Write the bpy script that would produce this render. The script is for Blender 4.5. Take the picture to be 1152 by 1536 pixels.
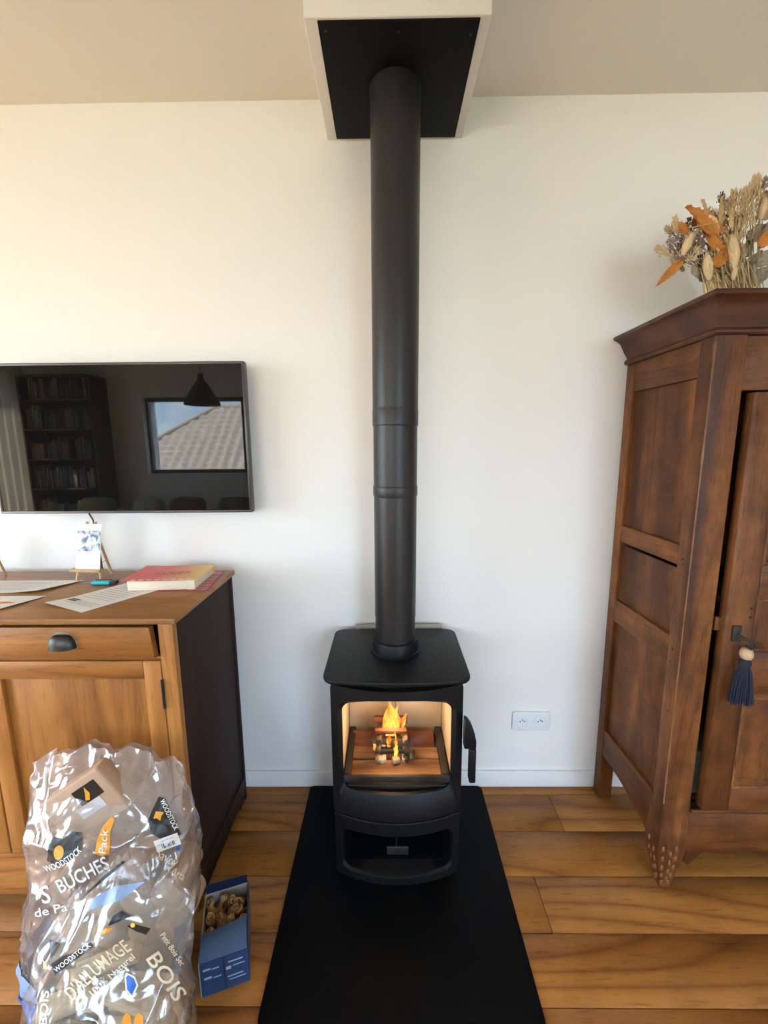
import bpy, bmesh, math, random
from mathutils import Vector, Matrix, noise
from mathutils.bvhtree import BVHTree
random.seed(7)
S = bpy.context.scene
for o in list(bpy.data.objects): bpy.data.objects.remove(o)
COL = S.collection
PI = math.pi
sin, cos = math.sin, math.cos

# ------------------------------------------------------------------ camera
FPX = 617.45                      # focal length in pixels of the 1152 x 1536 frame
PITCH, YAW, ROLL = 0.15764, -0.010247, -0.008284
CAM = Vector((0.0, -1.5, 1.37715))
fw = Vector((sin(YAW)*cos(PITCH), cos(YAW)*cos(PITCH), -sin(PITCH)))
r0 = Vector((cos(YAW), -sin(YAW), 0)); u0 = r0.cross(fw)
rt = r0*cos(ROLL) + u0*sin(ROLL); up = -r0*sin(ROLL) + u0*cos(ROLL)
cd = bpy.data.cameras.new('camera'); cam = bpy.data.objects.new('camera', cd); COL.objects.link(cam)
cd.sensor_fit = 'VERTICAL'; cd.sensor_height = 24.0; cd.lens = FPX/1536*24.0
cd.clip_start = 0.02; cd.clip_end = 200
m = Matrix((rt, up, -fw)).transposed().to_4x4(); m.translation = CAM; cam.matrix_world = m
S.camera = cam

# ------------------------------------------------------------------ colour management, sky, sun
S.view_settings.view_transform = 'Standard'; S.view_settings.look = 'None'
S.view_settings.exposure = 1.55; S.view_settings.gamma = 1.0; S.view_settings.use_curve_mapping = False
S.cycles.use_denoising = True
S.cycles.max_bounces = 10; S.cycles.diffuse_bounces = 5; S.cycles.transparent_max_bounces = 24
S.cycles.sample_clamp_indirect = 8.0; S.cycles.caustics_reflective = False; S.cycles.caustics_refractive = False

SKY_STRENGTH = 6.0
w = bpy.data.worlds.new('sky'); S.world = w; w.use_nodes = True
nt = w.node_tree; nt.nodes.clear()
out = nt.nodes.new('ShaderNodeOutputWorld'); bg = nt.nodes.new('ShaderNodeBackground')
tc = nt.nodes.new('ShaderNodeTexCoord'); sep = nt.nodes.new('ShaderNodeSeparateXYZ')
rg = nt.nodes.new('ShaderNodeValToRGB'); rg.color_ramp.elements[0].position = 0.0; rg.color_ramp.elements[0].color = (.52, .73, 1, 1)
rg.color_ramp.elements[1].position = 0.6; rg.color_ramp.elements[1].color = (.42, .64, 1, 1)
nz = nt.nodes.new('ShaderNodeTexNoise'); nz.inputs['Scale'].default_value = 5; nz.inputs['Detail'].default_value = 6
rc = nt.nodes.new('ShaderNodeValToRGB'); rc.color_ramp.elements[0].position = .5; rc.color_ramp.elements[1].position = .68
mx = nt.nodes.new('ShaderNodeMix'); mx.data_type = 'RGBA'; mx.inputs[7].default_value = (1.15, 1.15, 1.15, 1)
L = nt.links.new
L(tc.outputs['Generated'], sep.inputs[0]); L(sep.outputs['Z'], rg.inputs[0]); L(tc.outputs['Generated'], nz.inputs['Vector'])
L(nz.outputs['Fac'], rc.inputs[0]); L(rc.outputs['Color'], mx.inputs[0]); L(rg.outputs['Color'], mx.inputs[6])
L(mx.outputs[2], bg.inputs['Color']); L(bg.outputs[0], out.inputs[0]); bg.inputs['Strength'].default_value = SKY_STRENGTH

sd = bpy.data.lights.new('sun', 'SUN'); sd.energy = 30; sd.angle = .009; sd.color = (1, .95, .86)
so = bpy.data.objects.new('sun', sd); COL.objects.link(so)
so.rotation_euler = Vector((.80, -.55, -.95)).to_track_quat('-Z', 'Y').to_euler()   # shines away from the window wall

# room sizes (metres): stove wall at y = 0, floor at z = 0
XW, XE, YS, ZC = -4.6, 2.25, -4.0, 2.471
WB = (-3.12, -0.60, 1.05, 2.02)        # window in the wall behind: x0 x1 z0 z1
WL = (-3.85, -0.55, 0.03, 2.3)        # glazed opening in the left wall: y0 y1 z0 z1
WD = (0.8, 2.0, 0.03, 2.25)           # unseen glazed door, added to brighten the lower stove wall: x0 x1 z0 z1
def portal(name, loc, direction, sx, sy):
    d = bpy.data.lights.new(name, 'AREA'); d.shape = 'RECTANGLE'; d.size = sx; d.size_y = sy
    d.cycles.is_portal = True
    o = bpy.data.objects.new(name, d); COL.objects.link(o); o.location = loc
    o.rotation_euler = Vector(direction).to_track_quat('-Z', 'Z').to_euler()
portal('window_portal', ((WB[0]+WB[1])/2, YS-.16, (WB[2]+WB[3])/2), (0, 1, 0), WB[1]-WB[0], WB[3]-WB[2])
portal('window_portal', (XW-.16, (WL[0]+WL[1])/2, (WL[2]+WL[3])/2), (1, 0, 0), WL[1]-WL[0], WL[3]-WL[2])

portal('window_portal', ((WD[0]+WD[1])/2, YS-.16, (WD[2]+WD[3])/2), (0, 1, 0), WD[1]-WD[0], WD[3]-WD[2])  # portal of the added door

# ------------------------------------------------------------------ materials
def mat(name):
    m = bpy.data.materials.new(name); m.use_nodes = True
    return m, m.node_tree, m.node_tree.nodes['Principled BSDF']
def nd(t, typ, **kw):
    n = t.nodes.new(typ)
    for k, v in kw.items(): setattr(n, k, v)
    return n
def plain(name, col, rough=.5, metal=0, bump=0, bscale=200, spec=.5, var=0):
    m, t, b = mat(name)
    b.inputs['Base Color'].default_value = (*col, 1); b.inputs['Roughness'].default_value = rough
    b.inputs['Metallic'].default_value = metal; b.inputs['Specular IOR Level'].default_value = spec
    tcn = nd(t, 'ShaderNodeTexCoord')
    if bump:
        n = nd(t, 'ShaderNodeTexNoise'); n.inputs['Scale'].default_value = bscale; n.inputs['Detail'].default_value = 4
        bp = nd(t, 'ShaderNodeBump'); bp.inputs['Strength'].default_value = bump; bp.inputs['Distance'].default_value = .002
        t.links.new(tcn.outputs['Object'], n.inputs['Vector']); t.links.new(n.outputs['Fac'], bp.inputs['Height'])
        t.links.new(bp.outputs[0], b.inputs['Normal'])
    if var:
        n2 = nd(t, 'ShaderNodeTexNoise'); n2.inputs['Scale'].default_value = 14; n2.inputs['Detail'].default_value = 5
        h = nd(t, 'ShaderNodeMix', data_type='RGBA')
        h.inputs[6].default_value = (*[c*(1-var) for c in col], 1); h.inputs[7].default_value = (*[min(1, c*(1+var)) for c in col], 1)
        t.links.new(tcn.outputs['Object'], n2.inputs['Vector']); t.links.new(n2.outputs['Fac'], h.inputs[0])
        t.links.new(h.outputs[2], b.inputs['Base Color'])
    return m
def wood(name, dark, mid, light, axis='x', rough=.5, scale=1.0, rings=.5, vary=.12, bump=.25, pore=.5, coat=0, mottle=0):
    """grain along `axis`, object coordinates, each object offset and tinted a little by its own random number"""
    m, t, b = mat(name); lk = t.links.new
    tcn = nd(t, 'ShaderNodeTexCoord'); oi = nd(t, 'ShaderNodeObjectInfo')
    mul = nd(t, 'ShaderNodeMath', operation='MULTIPLY'); mul.inputs[1].default_value = 37.0
    lk(oi.outputs['Random'], mul.inputs[0])
    add = nd(t, 'ShaderNodeVectorMath', operation='ADD'); lk(tcn.outputs['Object'], add.inputs[0]); lk(mul.outputs[0], add.inputs[1])
    mp = nd(t, 'ShaderNodeMapping'); st = [scale]*3; st['xyz'.index(axis)] = .09*scale
    mp.inputs['Scale'].default_value = st; lk(add.outputs[0], mp.inputs['Vector'])
    # broad tone
    n1 = nd(t, 'ShaderNodeTexNoise'); n1.inputs['Scale'].default_value = 9; n1.inputs['Detail'].default_value = 8; n1.inputs['Distortion'].default_value = .6
    lk(mp.outputs[0], n1.inputs['Vector'])
    # growth rings: contour lines of a smooth field
    n2 = nd(t, 'ShaderNodeTexNoise'); n2.inputs['Scale'].default_value = 3.6; n2.inputs['Detail'].default_value = 1.5; n2.inputs['Distortion'].default_value = .3
    lk(mp.outputs[0], n2.inputs['Vector'])
    m2 = nd(t, 'ShaderNodeMath', operation='MULTIPLY'); m2.inputs[1].default_value = 26
    fr = nd(t, 'ShaderNodeMath', operation='PINGPONG'); fr.inputs[1].default_value = 1.0
    lk(n2.outputs['Fac'], m2.inputs[0]); lk(m2.outputs[0], fr.inputs[0])
    pw = nd(t, 'ShaderNodeMath', operation='POWER'); pw.inputs[1].default_value = 3.0; lk(fr.outputs[0], pw.inputs[0])
    # pores
    n3 = nd(t, 'ShaderNodeTexNoise'); n3.inputs['Scale'].default_value = 150; n3.inputs['Detail'].default_value = 3
    lk(mp.outputs[0], n3.inputs['Vector'])
    ramp = nd(t, 'ShaderNodeValToRGB'); e = ramp.color_ramp.elements
    e[0].position = .28; e[0].color = (*dark, 1); e[1].position = .74; e[1].color = (*light, 1)
    c = ramp.color_ramp.elements.new(.5); c.color = (*mid, 1)
    lk(n1.outputs['Fac'], ramp.inputs[0])
    mr = nd(t, 'ShaderNodeMix', data_type='RGBA', blend_type='MULTIPLY'); mr.inputs[7].default_value = (.52, .42, .34, 1)
    mm = nd(t, 'ShaderNodeMath', operation='MULTIPLY'); mm.inputs[1].default_value = rings; lk(pw.outputs[0], mm.inputs[0])
    lk(mm.outputs[0], mr.inputs[0]); lk(ramp.outputs[0], mr.inputs[6])
    pr = nd(t, 'ShaderNodeMapRange'); pr.inputs['From Min'].default_value = .56; pr.inputs['From Max'].default_value = .72; pr.inputs['To Max'].default_value = pore
    lk(n3.outputs['Fac'], pr.inputs['Value'])
    mp2 = nd(t, 'ShaderNodeMix', data_type='RGBA', blend_type='MULTIPLY'); mp2.inputs[7].default_value = (.45, .36, .28, 1)
    lk(pr.outputs[0], mp2.inputs[0]); lk(mr.outputs[2], mp2.inputs[6])
    b.inputs['Specular IOR Level'].default_value = .32; hs = nd(t, 'ShaderNodeHueSaturation'); vr = nd(t, 'ShaderNodeMapRange'); vr.inputs['To Min'].default_value = 1-vary; vr.inputs['To Max'].default_value = 1+vary
    lk(oi.outputs['Random'], vr.inputs['Value']); lk(vr.outputs[0], hs.inputs['Value']); lk(mp2.outputs[2], hs.inputs['Color'])
    if mottle:
        n6 = nd(t, 'ShaderNodeTexNoise'); n6.inputs['Scale'].default_value = 11; n6.inputs['Detail'].default_value = 9; n6.inputs['Roughness'].default_value = .65; lk(add.outputs[0], n6.inputs['Vector'])
        m6 = nd(t, 'ShaderNodeMapRange'); m6.inputs['From Min'].default_value = .3; m6.inputs['From Max'].default_value = .7; m6.inputs['To Min'].default_value = 1-mottle; m6.inputs['To Max'].default_value = 1+mottle
        h6 = nd(t, 'ShaderNodeHueSaturation'); lk(n6.outputs['Fac'], m6.inputs['Value']); lk(m6.outputs[0], h6.inputs['Value']); lk(hs.outputs[0], h6.inputs['Color']); hs = h6
    lk(hs.outputs[0], b.inputs['Base Color'])
    rr = nd(t, 'ShaderNodeMapRange'); rr.inputs['To Min'].default_value = rough-.08; rr.inputs['To Max'].default_value = rough+.12
    lk(n1.outputs['Fac'], rr.inputs['Value']); lk(rr.outputs[0], b.inputs['Roughness'])
    bp = nd(t, 'ShaderNodeBump'); bp.inputs['Strength'].default_value = bump; bp.inputs['Distance'].default_value = .001
    ad = nd(t, 'ShaderNodeMath', operation='SUBTRACT'); lk(n1.outputs['Fac'], ad.inputs[0]); lk(pr.outputs[0], ad.inputs[1])
    lk(ad.outputs[0], bp.inputs['Height']); lk(bp.outputs[0], b.inputs['Normal'])
    b.inputs['Coat Weight'].default_value = coat; b.inputs['Coat Roughness'].default_value = .25
    return m
def schlick(t, f0, normal=None):
    lw = nd(t, 'ShaderNodeLayerWeight'); lw.inputs['Blend'].default_value = .5
    if normal is not None: t.links.new(normal, lw.inputs['Normal'])
    pw = nd(t, 'ShaderNodeMath', operation='POWER'); pw.inputs[1].default_value = 5; t.links.new(lw.outputs['Facing'], pw.inputs[0])
    ma = nd(t, 'ShaderNodeMath', operation='MULTIPLY_ADD'); ma.inputs[1].default_value = 1-f0; ma.inputs[2].default_value = f0
    t.links.new(pw.outputs[0], ma.inputs[0]); return ma.outputs[0]
def film(name, tint=(.9, .89, .88), glare_haze=.16, glare_streak=.5, col2=None):
    """clear plastic film: mostly see-through, white crease streaks and glare painted in, glossy"""
    m, t, b = mat(name); lk = t.links.new
    b.inputs['Base Color'].default_value = (*tint, 1); b.inputs['Roughness'].default_value = .5
    tcn = nd(t, 'ShaderNodeTexCoord')
    n = nd(t, 'ShaderNodeTexNoise', noise_type='RIDGED_MULTIFRACTAL'); n.inputs['Scale'].default_value = 9; n.inputs['Detail'].default_value = 5
    n.inputs['Distortion'].default_value = 1.2; lk(tcn.outputs['Object'], n.inputs['Vector'])
    mr = nd(t, 'ShaderNodeMapRange'); mr.inputs['From Min'].default_value = 1.3; mr.inputs['From Max'].default_value = 2.2
    mr.inputs['To Min'].default_value = glare_haze; mr.inputs['To Max'].default_value = glare_haze+glare_streak; lk(n.outputs['Fac'], mr.inputs['Value'])  # white haze and streaks put glare into the film colour
    tr = nd(t, 'ShaderNodeBsdfTransparent'); tr.inputs['Color'].default_value = (.97, .97, .98, 1)
    gl = nd(t, 'ShaderNodeBsdfGlossy'); gl.inputs['Roughness'].default_value = .12
    mix1 = nd(t, 'ShaderNodeMixShader'); lk(mr.outputs[0], mix1.inputs[0]); lk(tr.outputs[0], mix1.inputs[1]); lk(b.outputs[0], mix1.inputs[2])
    mix2 = nd(t, 'ShaderNodeMixShader')
    bp = nd(t, 'ShaderNodeBump'); bp.inputs['Strength'].default_value = .9; bp.inputs['Distance'].default_value = .008
    n4 = nd(t, 'ShaderNodeTexNoise', noise_type='RIDGED_MULTIFRACTAL'); n4.inputs['Scale'].default_value = 16; n4.inputs['Detail'].default_value = 3; n4.inputs['Distortion'].default_value = 1.0
    lk(tcn.outputs['Object'], n4.inputs['Vector']); lk(n4.outputs['Fac'], bp.inputs['Height'])
    for x in (gl, b): lk(bp.outputs[0], x.inputs['Normal'])
    lk(schlick(t, .13, bp.outputs[0]), mix2.inputs[0]); lk(mix1.outputs[0], mix2.inputs[1]); lk(gl.outputs[0], mix2.inputs[2])
    lk(mix2.outputs[0], t.nodes['Material Output'].inputs['Surface'])
    return m
def glass(name, tint=(.97, .98, .97)):
    m, t, b = mat(name); lk = t.links.new; t.nodes.remove(b)
    tr = nd(t, 'ShaderNodeBsdfTransparent'); tr.inputs['Color'].default_value = (*tint, 1)
    gl = nd(t, 'ShaderNodeBsdfGlossy'); gl.inputs['Roughness'].default_value = .02
    mx = nd(t, 'ShaderNodeMixShader')
    lk(schlick(t, .04), mx.inputs[0]); lk(tr.outputs[0], mx.inputs[1]); lk(gl.outputs[0], mx.inputs[2])
    lk(mx.outputs[0], t.nodes['Material Output'].inputs['Surface'])
    return m

M = {}
M['wall'] = plain('wall_paint', (.86, .835, .79), .85, bump=.12, bscale=260)
M['ceil'] = plain('ceiling_paint', (.80, .76, .70), .9, bump=.1, bscale=200)
M['boxing'] = plain('boxing_paint', (.74, .70, .65), .7, bump=.25, bscale=90)
M['base'] = plain('baseboard_paint', (.84, .83, .80), .4)
M['subfloor'] = plain('joint_dark', (.05, .025, .01), .9)
M['floor'] = wood('oak_floor', (.30, .115, .022), (.38, .155, .033), (.45, .20, .048), 'x', .42, 1.0, .85, .05, .3, .6, 0, .12)
M['steel'] = plain('stove_paint', (.0055, .0055, .006), .45, bump=.12, bscale=900, spec=.24)
M['pipe'] = plain('flue_paint', (.016, .0135, .0125), .40, bump=.05, bscale=600, spec=.42)
M['plate'] = plain('plate_paint', (.0025, .0025, .0027), .6, spec=.15)
M['slab'] = plain('slab_steel', (.0018, .002, .0021), .6, spec=.10, bump=.05, bscale=300)
M['brick'] = plain('firebrick', (.60, .48, .34), .9, bump=.5, bscale=120, var=.12)
M['iron'] = plain('cast_iron', (.02, .016, .014), .6, bump=.5, bscale=220)
M['char'] = plain('charred_wood', (.018, .014, .012), .8, bump=1, bscale=90)
M['log'] = wood('split_log', (.16, .07, .03), (.34, .18, .085), (.48, .29, .15), 'x', .7, 1.6, .5, .1, .6, .5)
M['redlog'] = wood('red_log', (.11, .032, .016), (.20, .065, .030), (.28, .11, .05), 'x', .7, 1.6, .5, .1, .6, .5)
M['kindling'] = wood('kindling_wood', (.45, .33, .20), (.60, .47, .30), (.72, .60, .42), 'x', .75, 2, .3, .2, .4, .4)
M['halfchar'] = wood('half_charred', (.02, .012, .01), (.10, .06, .035), (.55, .42, .26), 'x', .8, 2.5, .5, .2, .6, .5)
M['glass'] = glass('clear_glass'); M['stoveglass'] = glass('stove_glass', (.93, .92, .90))
M['frame'] = plain('tv_frame_metal', (.085, .07, .072), .35, .6)
M['screen'] = plain('tv_screen', (.006, .0055, .005), .02, spec=.38)
M['blackplastic'] = plain('black_plastic', (.015, .015, .016), .4)
M['whiteplastic'] = plain('white_plastic', (.80, .81, .81), .25)
M['darkhole'] = plain('dark_recess', (.02, .02, .02), .8)
M['chrome'] = plain('steel_pin', (.6, .6, .58), .25, 1)
honey = ((.19, .066, .013), (.37, .145, .030), (.47, .205, .048))
M['sb_x'] = wood('honey_oak_across', *honey, 'x', .42, 1.2, .65, .06, .3, .65, .05)
M['sb_z'] = wood('honey_oak_upright', *honey, 'z', .42, 1.2, .35, .05, .3, .45, .05)
M['sb_side'] = wood('shaded_oak_side', (.017, .0065, .003), (.026, .010, .005), (.040, .017, .008), 'z', .65, 1.0, .3, .04, .2, .3)  # honey oak darkened, the shade on the side is put into its colour
M['sb_top'] = wood('worn_oak_top', (.23, .10, .030), (.36, .17, .058), (.46, .245, .092), 'x', .42, 1.0, .4, .05, .25, .4, .1)
arm = ((.050, .013, .003), (.130, .042, .009), (.23, .085, .020))
M['ar_z'] = wood('walnut_upright', *arm, 'z', .50, 1.2, .6, .14, .6, .7, .0, .45)
M['ar_y'] = wood('walnut_deep', *arm, 'y', .50, 1.2, .6, .14, .6, .7, .0, .45)
M['ar_x'] = wood('walnut_across', *arm, 'x', .50, 1.2, .6, .14, .6, .7, .0, .45)
M['ar_corn'] = wood('walnut_cornice', (.038, .010, .003), (.070, .019, .006), (.12, .036, .011), 'x', .42, 1.1, .5, .05, .3, .4, .1, .25)
M['ar_carve'] = plain('worn_carving', (.20, .085, .03), .42, bump=.5, bscale=200, var=.3)
M['pewter'] = plain('dark_pewter', (.045, .043, .04), .38, .7, bump=.4, bscale=80)
M['rust'] = plain('rusty_iron', (.035, .028, .024), .6, .5, bump=.8, bscale=120)

# ------------------------------------------------------------------ mesh building
class B:
    def __init__(s): s.bm = bmesh.new()
    def box(s, x0, x1, y0, y1, z0, z1, mtx=None):
        v = [s.bm.verts.new(p) for p in ((x0,y0,z0),(x1,y0,z0),(x1,y1,z0),(x0,y1,z0),(x0,y0,z1),(x1,y0,z1),(x1,y1,z1),(x0,y1,z1))]
        for f in ((0,3,2,1),(4,5,6,7),(0,1,5,4),(1,2,6,5),(2,3,7,6),(3,0,4,7)): s.bm.faces.new([v[i] for i in f])
        if mtx is not None:
            for q in v: q.co = mtx @ q.co
        return s
    def loft(s, rings, closed=True, cap=True, cap0=None, cap1=None):
        R = [[s.bm.verts.new(p) for p in r] for r in rings]
        n = len(R[0])
        for a, b in zip(R, R[1:]):
            for i in range(n if closed else n-1):
                j = (i+1) % n
                try: s.bm.faces.new((a[i], a[j], b[j], b[i]))
                except ValueError: pass
        c0 = cap if cap0 is None else cap0; c1 = cap if cap1 is None else cap1
        if closed and c0: s.bm.faces.new(R[0][::-1])
        if closed and c1: s.bm.faces.new(R[-1])
        return s
    def tube(s, pts, rad, n=10, cap=True):
        pts = [Vector(p) for p in pts]
        if not hasattr(rad, '__len__'): rad = [rad]*len(pts)
        d = (pts[1]-pts[0]).normalized(); a = d.orthogonal().normalized(); rings = []
        for i, p in enumerate(pts):
            t = (pts[min(i+1, len(pts)-1)]-pts[max(i-1, 0)]).normalized()
            a = (a - t*a.dot(t)).normalized(); b = t.cross(a)
            rings.append([p+(a*cos(2*PI*k/n)+b*sin(2*PI*k/n))*rad[i] for k in range(n)])
        return s.loft(rings, cap=cap)
    def lathe(s, prof, cx=0, cy=0, n=48, cap=True, shear=0, zref=0):
        """prof: list of (r, z)"""
        return s.loft([[(cx+shear*(z-zref)+r*cos(2*PI*k/n), cy+r*sin(2*PI*k/n), z) for k in range(n)] for r, z in prof], cap=cap)
    def prism(s, poly, f0, f1):
        """poly: 2D points; f0, f1: functions (a, b) -> point"""
        return s.loft([[f0(*p) for p in poly], [f1(*p) for p in poly]])
    def grid(s, fn, nu, nv):
        V = [[s.bm.verts.new(fn(i/nu, j/nv)) for i in range(nu+1)] for j in range(nv+1)]
        for j in range(nv):
            for i in range(nu): s.bm.faces.new((V[j][i], V[j][i+1], V[j+1][i+1], V[j+1][i]))
        return s
    def thick(s, t):
        bmesh.ops.recalc_face_normals(s.bm, faces=s.bm.faces)
        bmesh.ops.solidify(s.bm, geom=list(s.bm.faces), thickness=t)
        return s
def bvh_of(b):
    b.bm.verts.ensure_lookup_table(); return BVHTree.FromBMesh(b.bm)
def wloc(o):
    v = Vector((0, 0, 0))
    while o is not None: v = v + o.location; o = o.parent
    return v
def put(name, b, mt, parent=None, bevel=0, seg=2, smooth=None, loc=None, rot=None, kind=None, label=None, local=False, cat=None, group=None, normals=True):
    """link the shape as ONE mesh object; world coordinates unless local=True"""
    bm = b.bm
    if normals: bmesh.ops.recalc_face_normals(bm, faces=bm.faces)
    if bevel:
        es = [e for e in bm.edges if len(e.link_faces) == 2 and e.calc_face_angle(0) > .5]
        if es: bmesh.ops.bevel(bm, geom=es, offset=bevel, segments=seg, profile=.5, affect='EDGES', clamp_overlap=True)
    if parent is not None and not local:
        bmesh.ops.translate(bm, verts=bm.verts, vec=-wloc(parent))
    elif parent is None and not local and loc is None:
        # origin of a one-mesh thing at the middle of its base
        xs = [v.co for v in bm.verts]; c = Vector((sum(v.x for v in xs)/len(xs), sum(v.y for v in xs)/len(xs), min(v.z for v in xs)))
        bmesh.ops.translate(bm, verts=bm.verts, vec=-c); loc = c
    me = bpy.data.meshes.new(name); bm.to_mesh(me); bm.free()
    if smooth is not None:
        me.shade_smooth()
        if smooth < 3: me.set_sharp_from_angle(angle=smooth)
    elif bevel:
        me.shade_smooth(); me.set_sharp_from_angle(angle=.9)
    if isinstance(mt, str): mt = M[mt]
    me.materials.append(mt)
    o = bpy.data.objects.new(name, me); COL.objects.link(o)
    if parent is not None: o.parent = parent
    if loc is not None: o.location = loc
    if rot is not None: o.rotation_euler = rot
    if kind: o['kind'] = kind
    if label: o['label'] = label
    if cat: o['category'] = cat
    if group: o['group'] = group
    return o
def thing(name, label, cat, loc, group=None):
    o = bpy.data.objects.new(name, None); COL.objects.link(o); o.location = loc; o.empty_display_size = .05
    o['label'] = label; o['category'] = cat
    if group: o['group'] = group
    return o
def bx(name, mt, parent, x0, x1, y0, y1, z0, z1, bevel=.002, **k):
    return put(name, B().box(x0, x1, y0, y1, z0, z1), mt, parent, bevel=bevel, **k)
def ray(px, py): return (rt*(px-576)/FPX - up*(py-768)/FPX + fw).normalized()

def text_bm(txt, size=1.0, cut=.12, bold=0.0):
    cu = bpy.data.curves.new('t', 'FONT'); cu.body = txt; cu.size = size; cu.resolution_u = 3; cu.offset = bold
    ob = bpy.data.objects.new('t', cu); COL.objects.link(ob)
    dg = bpy.context.evaluated_depsgraph_get(); me = bpy.data.meshes.new_from_object(ob.evaluated_get(dg))
    b = B(); b.bm.from_mesh(me)
    bpy.data.objects.remove(ob); bpy.data.curves.remove(cu); bpy.data.meshes.remove(me)
    bmesh.ops.triangulate(b.bm, faces=b.bm.faces)
    if cut:
        for _ in range(3):
            es = [e for e in b.bm.edges if e.calc_length() > cut*size]
            if not es: break
            bmesh.ops.subdivide_edges(b.bm, edges=es, cuts=1)
            bmesh.ops.triangulate(b.bm, faces=b.bm.faces)
    xs = [v.co.x for v in b.bm.verts]; ys = [v.co.y for v in b.bm.verts]
    c = Vector(((min(xs)+max(xs))/2, (min(ys)+max(ys))/2, 0)); wd = max(xs)-min(xs); hg = max(ys)-min(ys)
    bmesh.ops.translate(b.bm, verts=b.bm.verts, vec=-c)
    return b, wd, hg
def flat_text(name, txt, parent, mt, origin, ex, ey, width, height=None, bold=0.0, lift=.0004):
    """text lying on a plane: origin = centre, ex/ey = world directions"""
    b, wd, hg = text_bm(txt, 1.0, 0, bold); ex = Vector(ex).normalized(); ey = Vector(ey).normalized(); n = ex.cross(ey)
    sx = width/wd; sy = (height/hg) if height else sx
    for v in b.bm.verts: v.co = Vector(origin)+ex*v.co.x*sx+ey*v.co.y*sy+n*lift
    return put(name, b, mt, parent, normals=False)

# ------------------------------------------------------------------ the room
def struct(name, b, mt, **k): return put(name, b, mt, None, kind='structure', **k)
T = .3
fl = struct('floor', B().box(XW-T, XE+T, YS-T, T, -.25, -.012), 'subfloor')
struct('ceiling', B().box(XW-T, XE+T, YS-T, T, ZC, ZC+.25), 'ceil')
struct('wall_north', B().box(XW-T, XE+T, 0, T, -.01, ZC+.01), 'wall')
struct('wall_east', B().box(XE, XE+T, YS-T, T, -.01, ZC+.01), 'wall')
b = B()
b.box(XW-T, WB[0], YS-T, YS, -.01, ZC+.01).box(WB[1], WD[0], YS-T, YS, -.01, ZC+.01)
b.box(WD[1], XE+T, YS-T, YS, -.01, ZC+.01).box(WD[0], WD[1], YS-T, YS, WD[3], ZC+.01).box(WD[0], WD[1], YS-T, YS, -.01, WD[2])
b.box(WB[0], WB[1], YS-T, YS, -.01, WB[2]).box(WB[0], WB[1], YS-T, YS, WB[3], ZC+.01)
struct('wall_south', b, 'wall')
b = B()
b.box(XW-T, XW, YS-T, WL[0], -.01, ZC+.01).box(XW-T, XW, WL[1], T, -.01, ZC+.01)
b.box(XW-T, XW, WL[0], WL[1], -.01, WL[2]).box(XW-T, XW, WL[0], WL[1], WL[3], ZC+.01)
struct('wall_west', b, 'wall')
struct('baseboard_north', B().box(XW, XE, -.012, 0, 0, .070), 'base', bevel=.003)
M['winframe'] = plain('dark_window_frame', (.03, .032, .036), .4)
def window(name, horizontal, a0, a1, z0, z1, wallpos, divs):
    """frame and panes set into the wall; a = x (south wall) or y (west wall)"""
    d0, d1 = wallpos-.14, wallpos-.08
    f = B(); t = .05
    def bb(b, p0, p1, q0, q1, e0, e1):
        (b.box(p0, p1, e0, e1, q0, q1) if horizontal else b.box(e0, e1, p0, p1, q0, q1))
    bb(f, a0, a1, z0, z0+t, d0, d1); bb(f, a0, a1, z1-t, z1, d0, d1)
    n = divs
    for i in range(n+1):
        c = a0+(a1-a0)*i/n; bb(f, max(a0, c-t/2), min(a1, c+t/2), z0+t, z1-t, d0, d1)
    o = struct(name, f, 'winframe')
    for i in range(n):
        g = B(); bb(g, a0+(a1-a0)*i/n+t/2, a0+(a1-a0)*(i+1)/n-t/2, z0+t, z1-t, (d0+d1)/2-.003, (d0+d1)/2+.003)
        put('pane', g, 'glass', o)
window('window_1', True, WB[0], WB[1], WB[2], WB[3], YS, 2)
window('window_2', False, WL[0], WL[1], WL[2], WL[3], XW, 3)
window('added_door_1', True, WD[0], WD[1], WD[2], WD[3], YS, 1)  # added opening that throws more daylight low into the room
# oak planks: rows run left to right
rowY = [0.0, -.048]+[-.048-.1585*i for i in range(1, 26)]
joints = {1: [-3.3, -1.35, .63], 2: [-2.4, -.72, 1.35], 3: [-3.0, -1.6, .463], 4: [-2.2, 1.6], 0: [-2.6, -.9, 1.1]}
for r in range(len(rowY)-1):
    y1, y0 = rowY[r], rowY[r+1]
    if y0 < YS-.1: break
    y0 = max(y0, YS)
    js = joints.get(r, [XW+.5+(r*.77) % 1.7+1.9*k for k in range(4)])
    xs = [XW]+[j for j in js if XW+.2 < j < XE-.1]+[XE]
    for xa, xb in zip(xs, xs[1:]):
        g = .0009
        z = random.uniform(-.0004, .0004)
        put('plank', B().box(xa+g, xb-g, y0+g, y1-g, -.012, z), 'floor', fl, bevel=.0012, seg=1)
# boxed beam that carries the flue plate
struct('trim_1', B().box(-.188, .246, -.386, 0, 2.355, ZC), 'boxing', bevel=.003)

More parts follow.
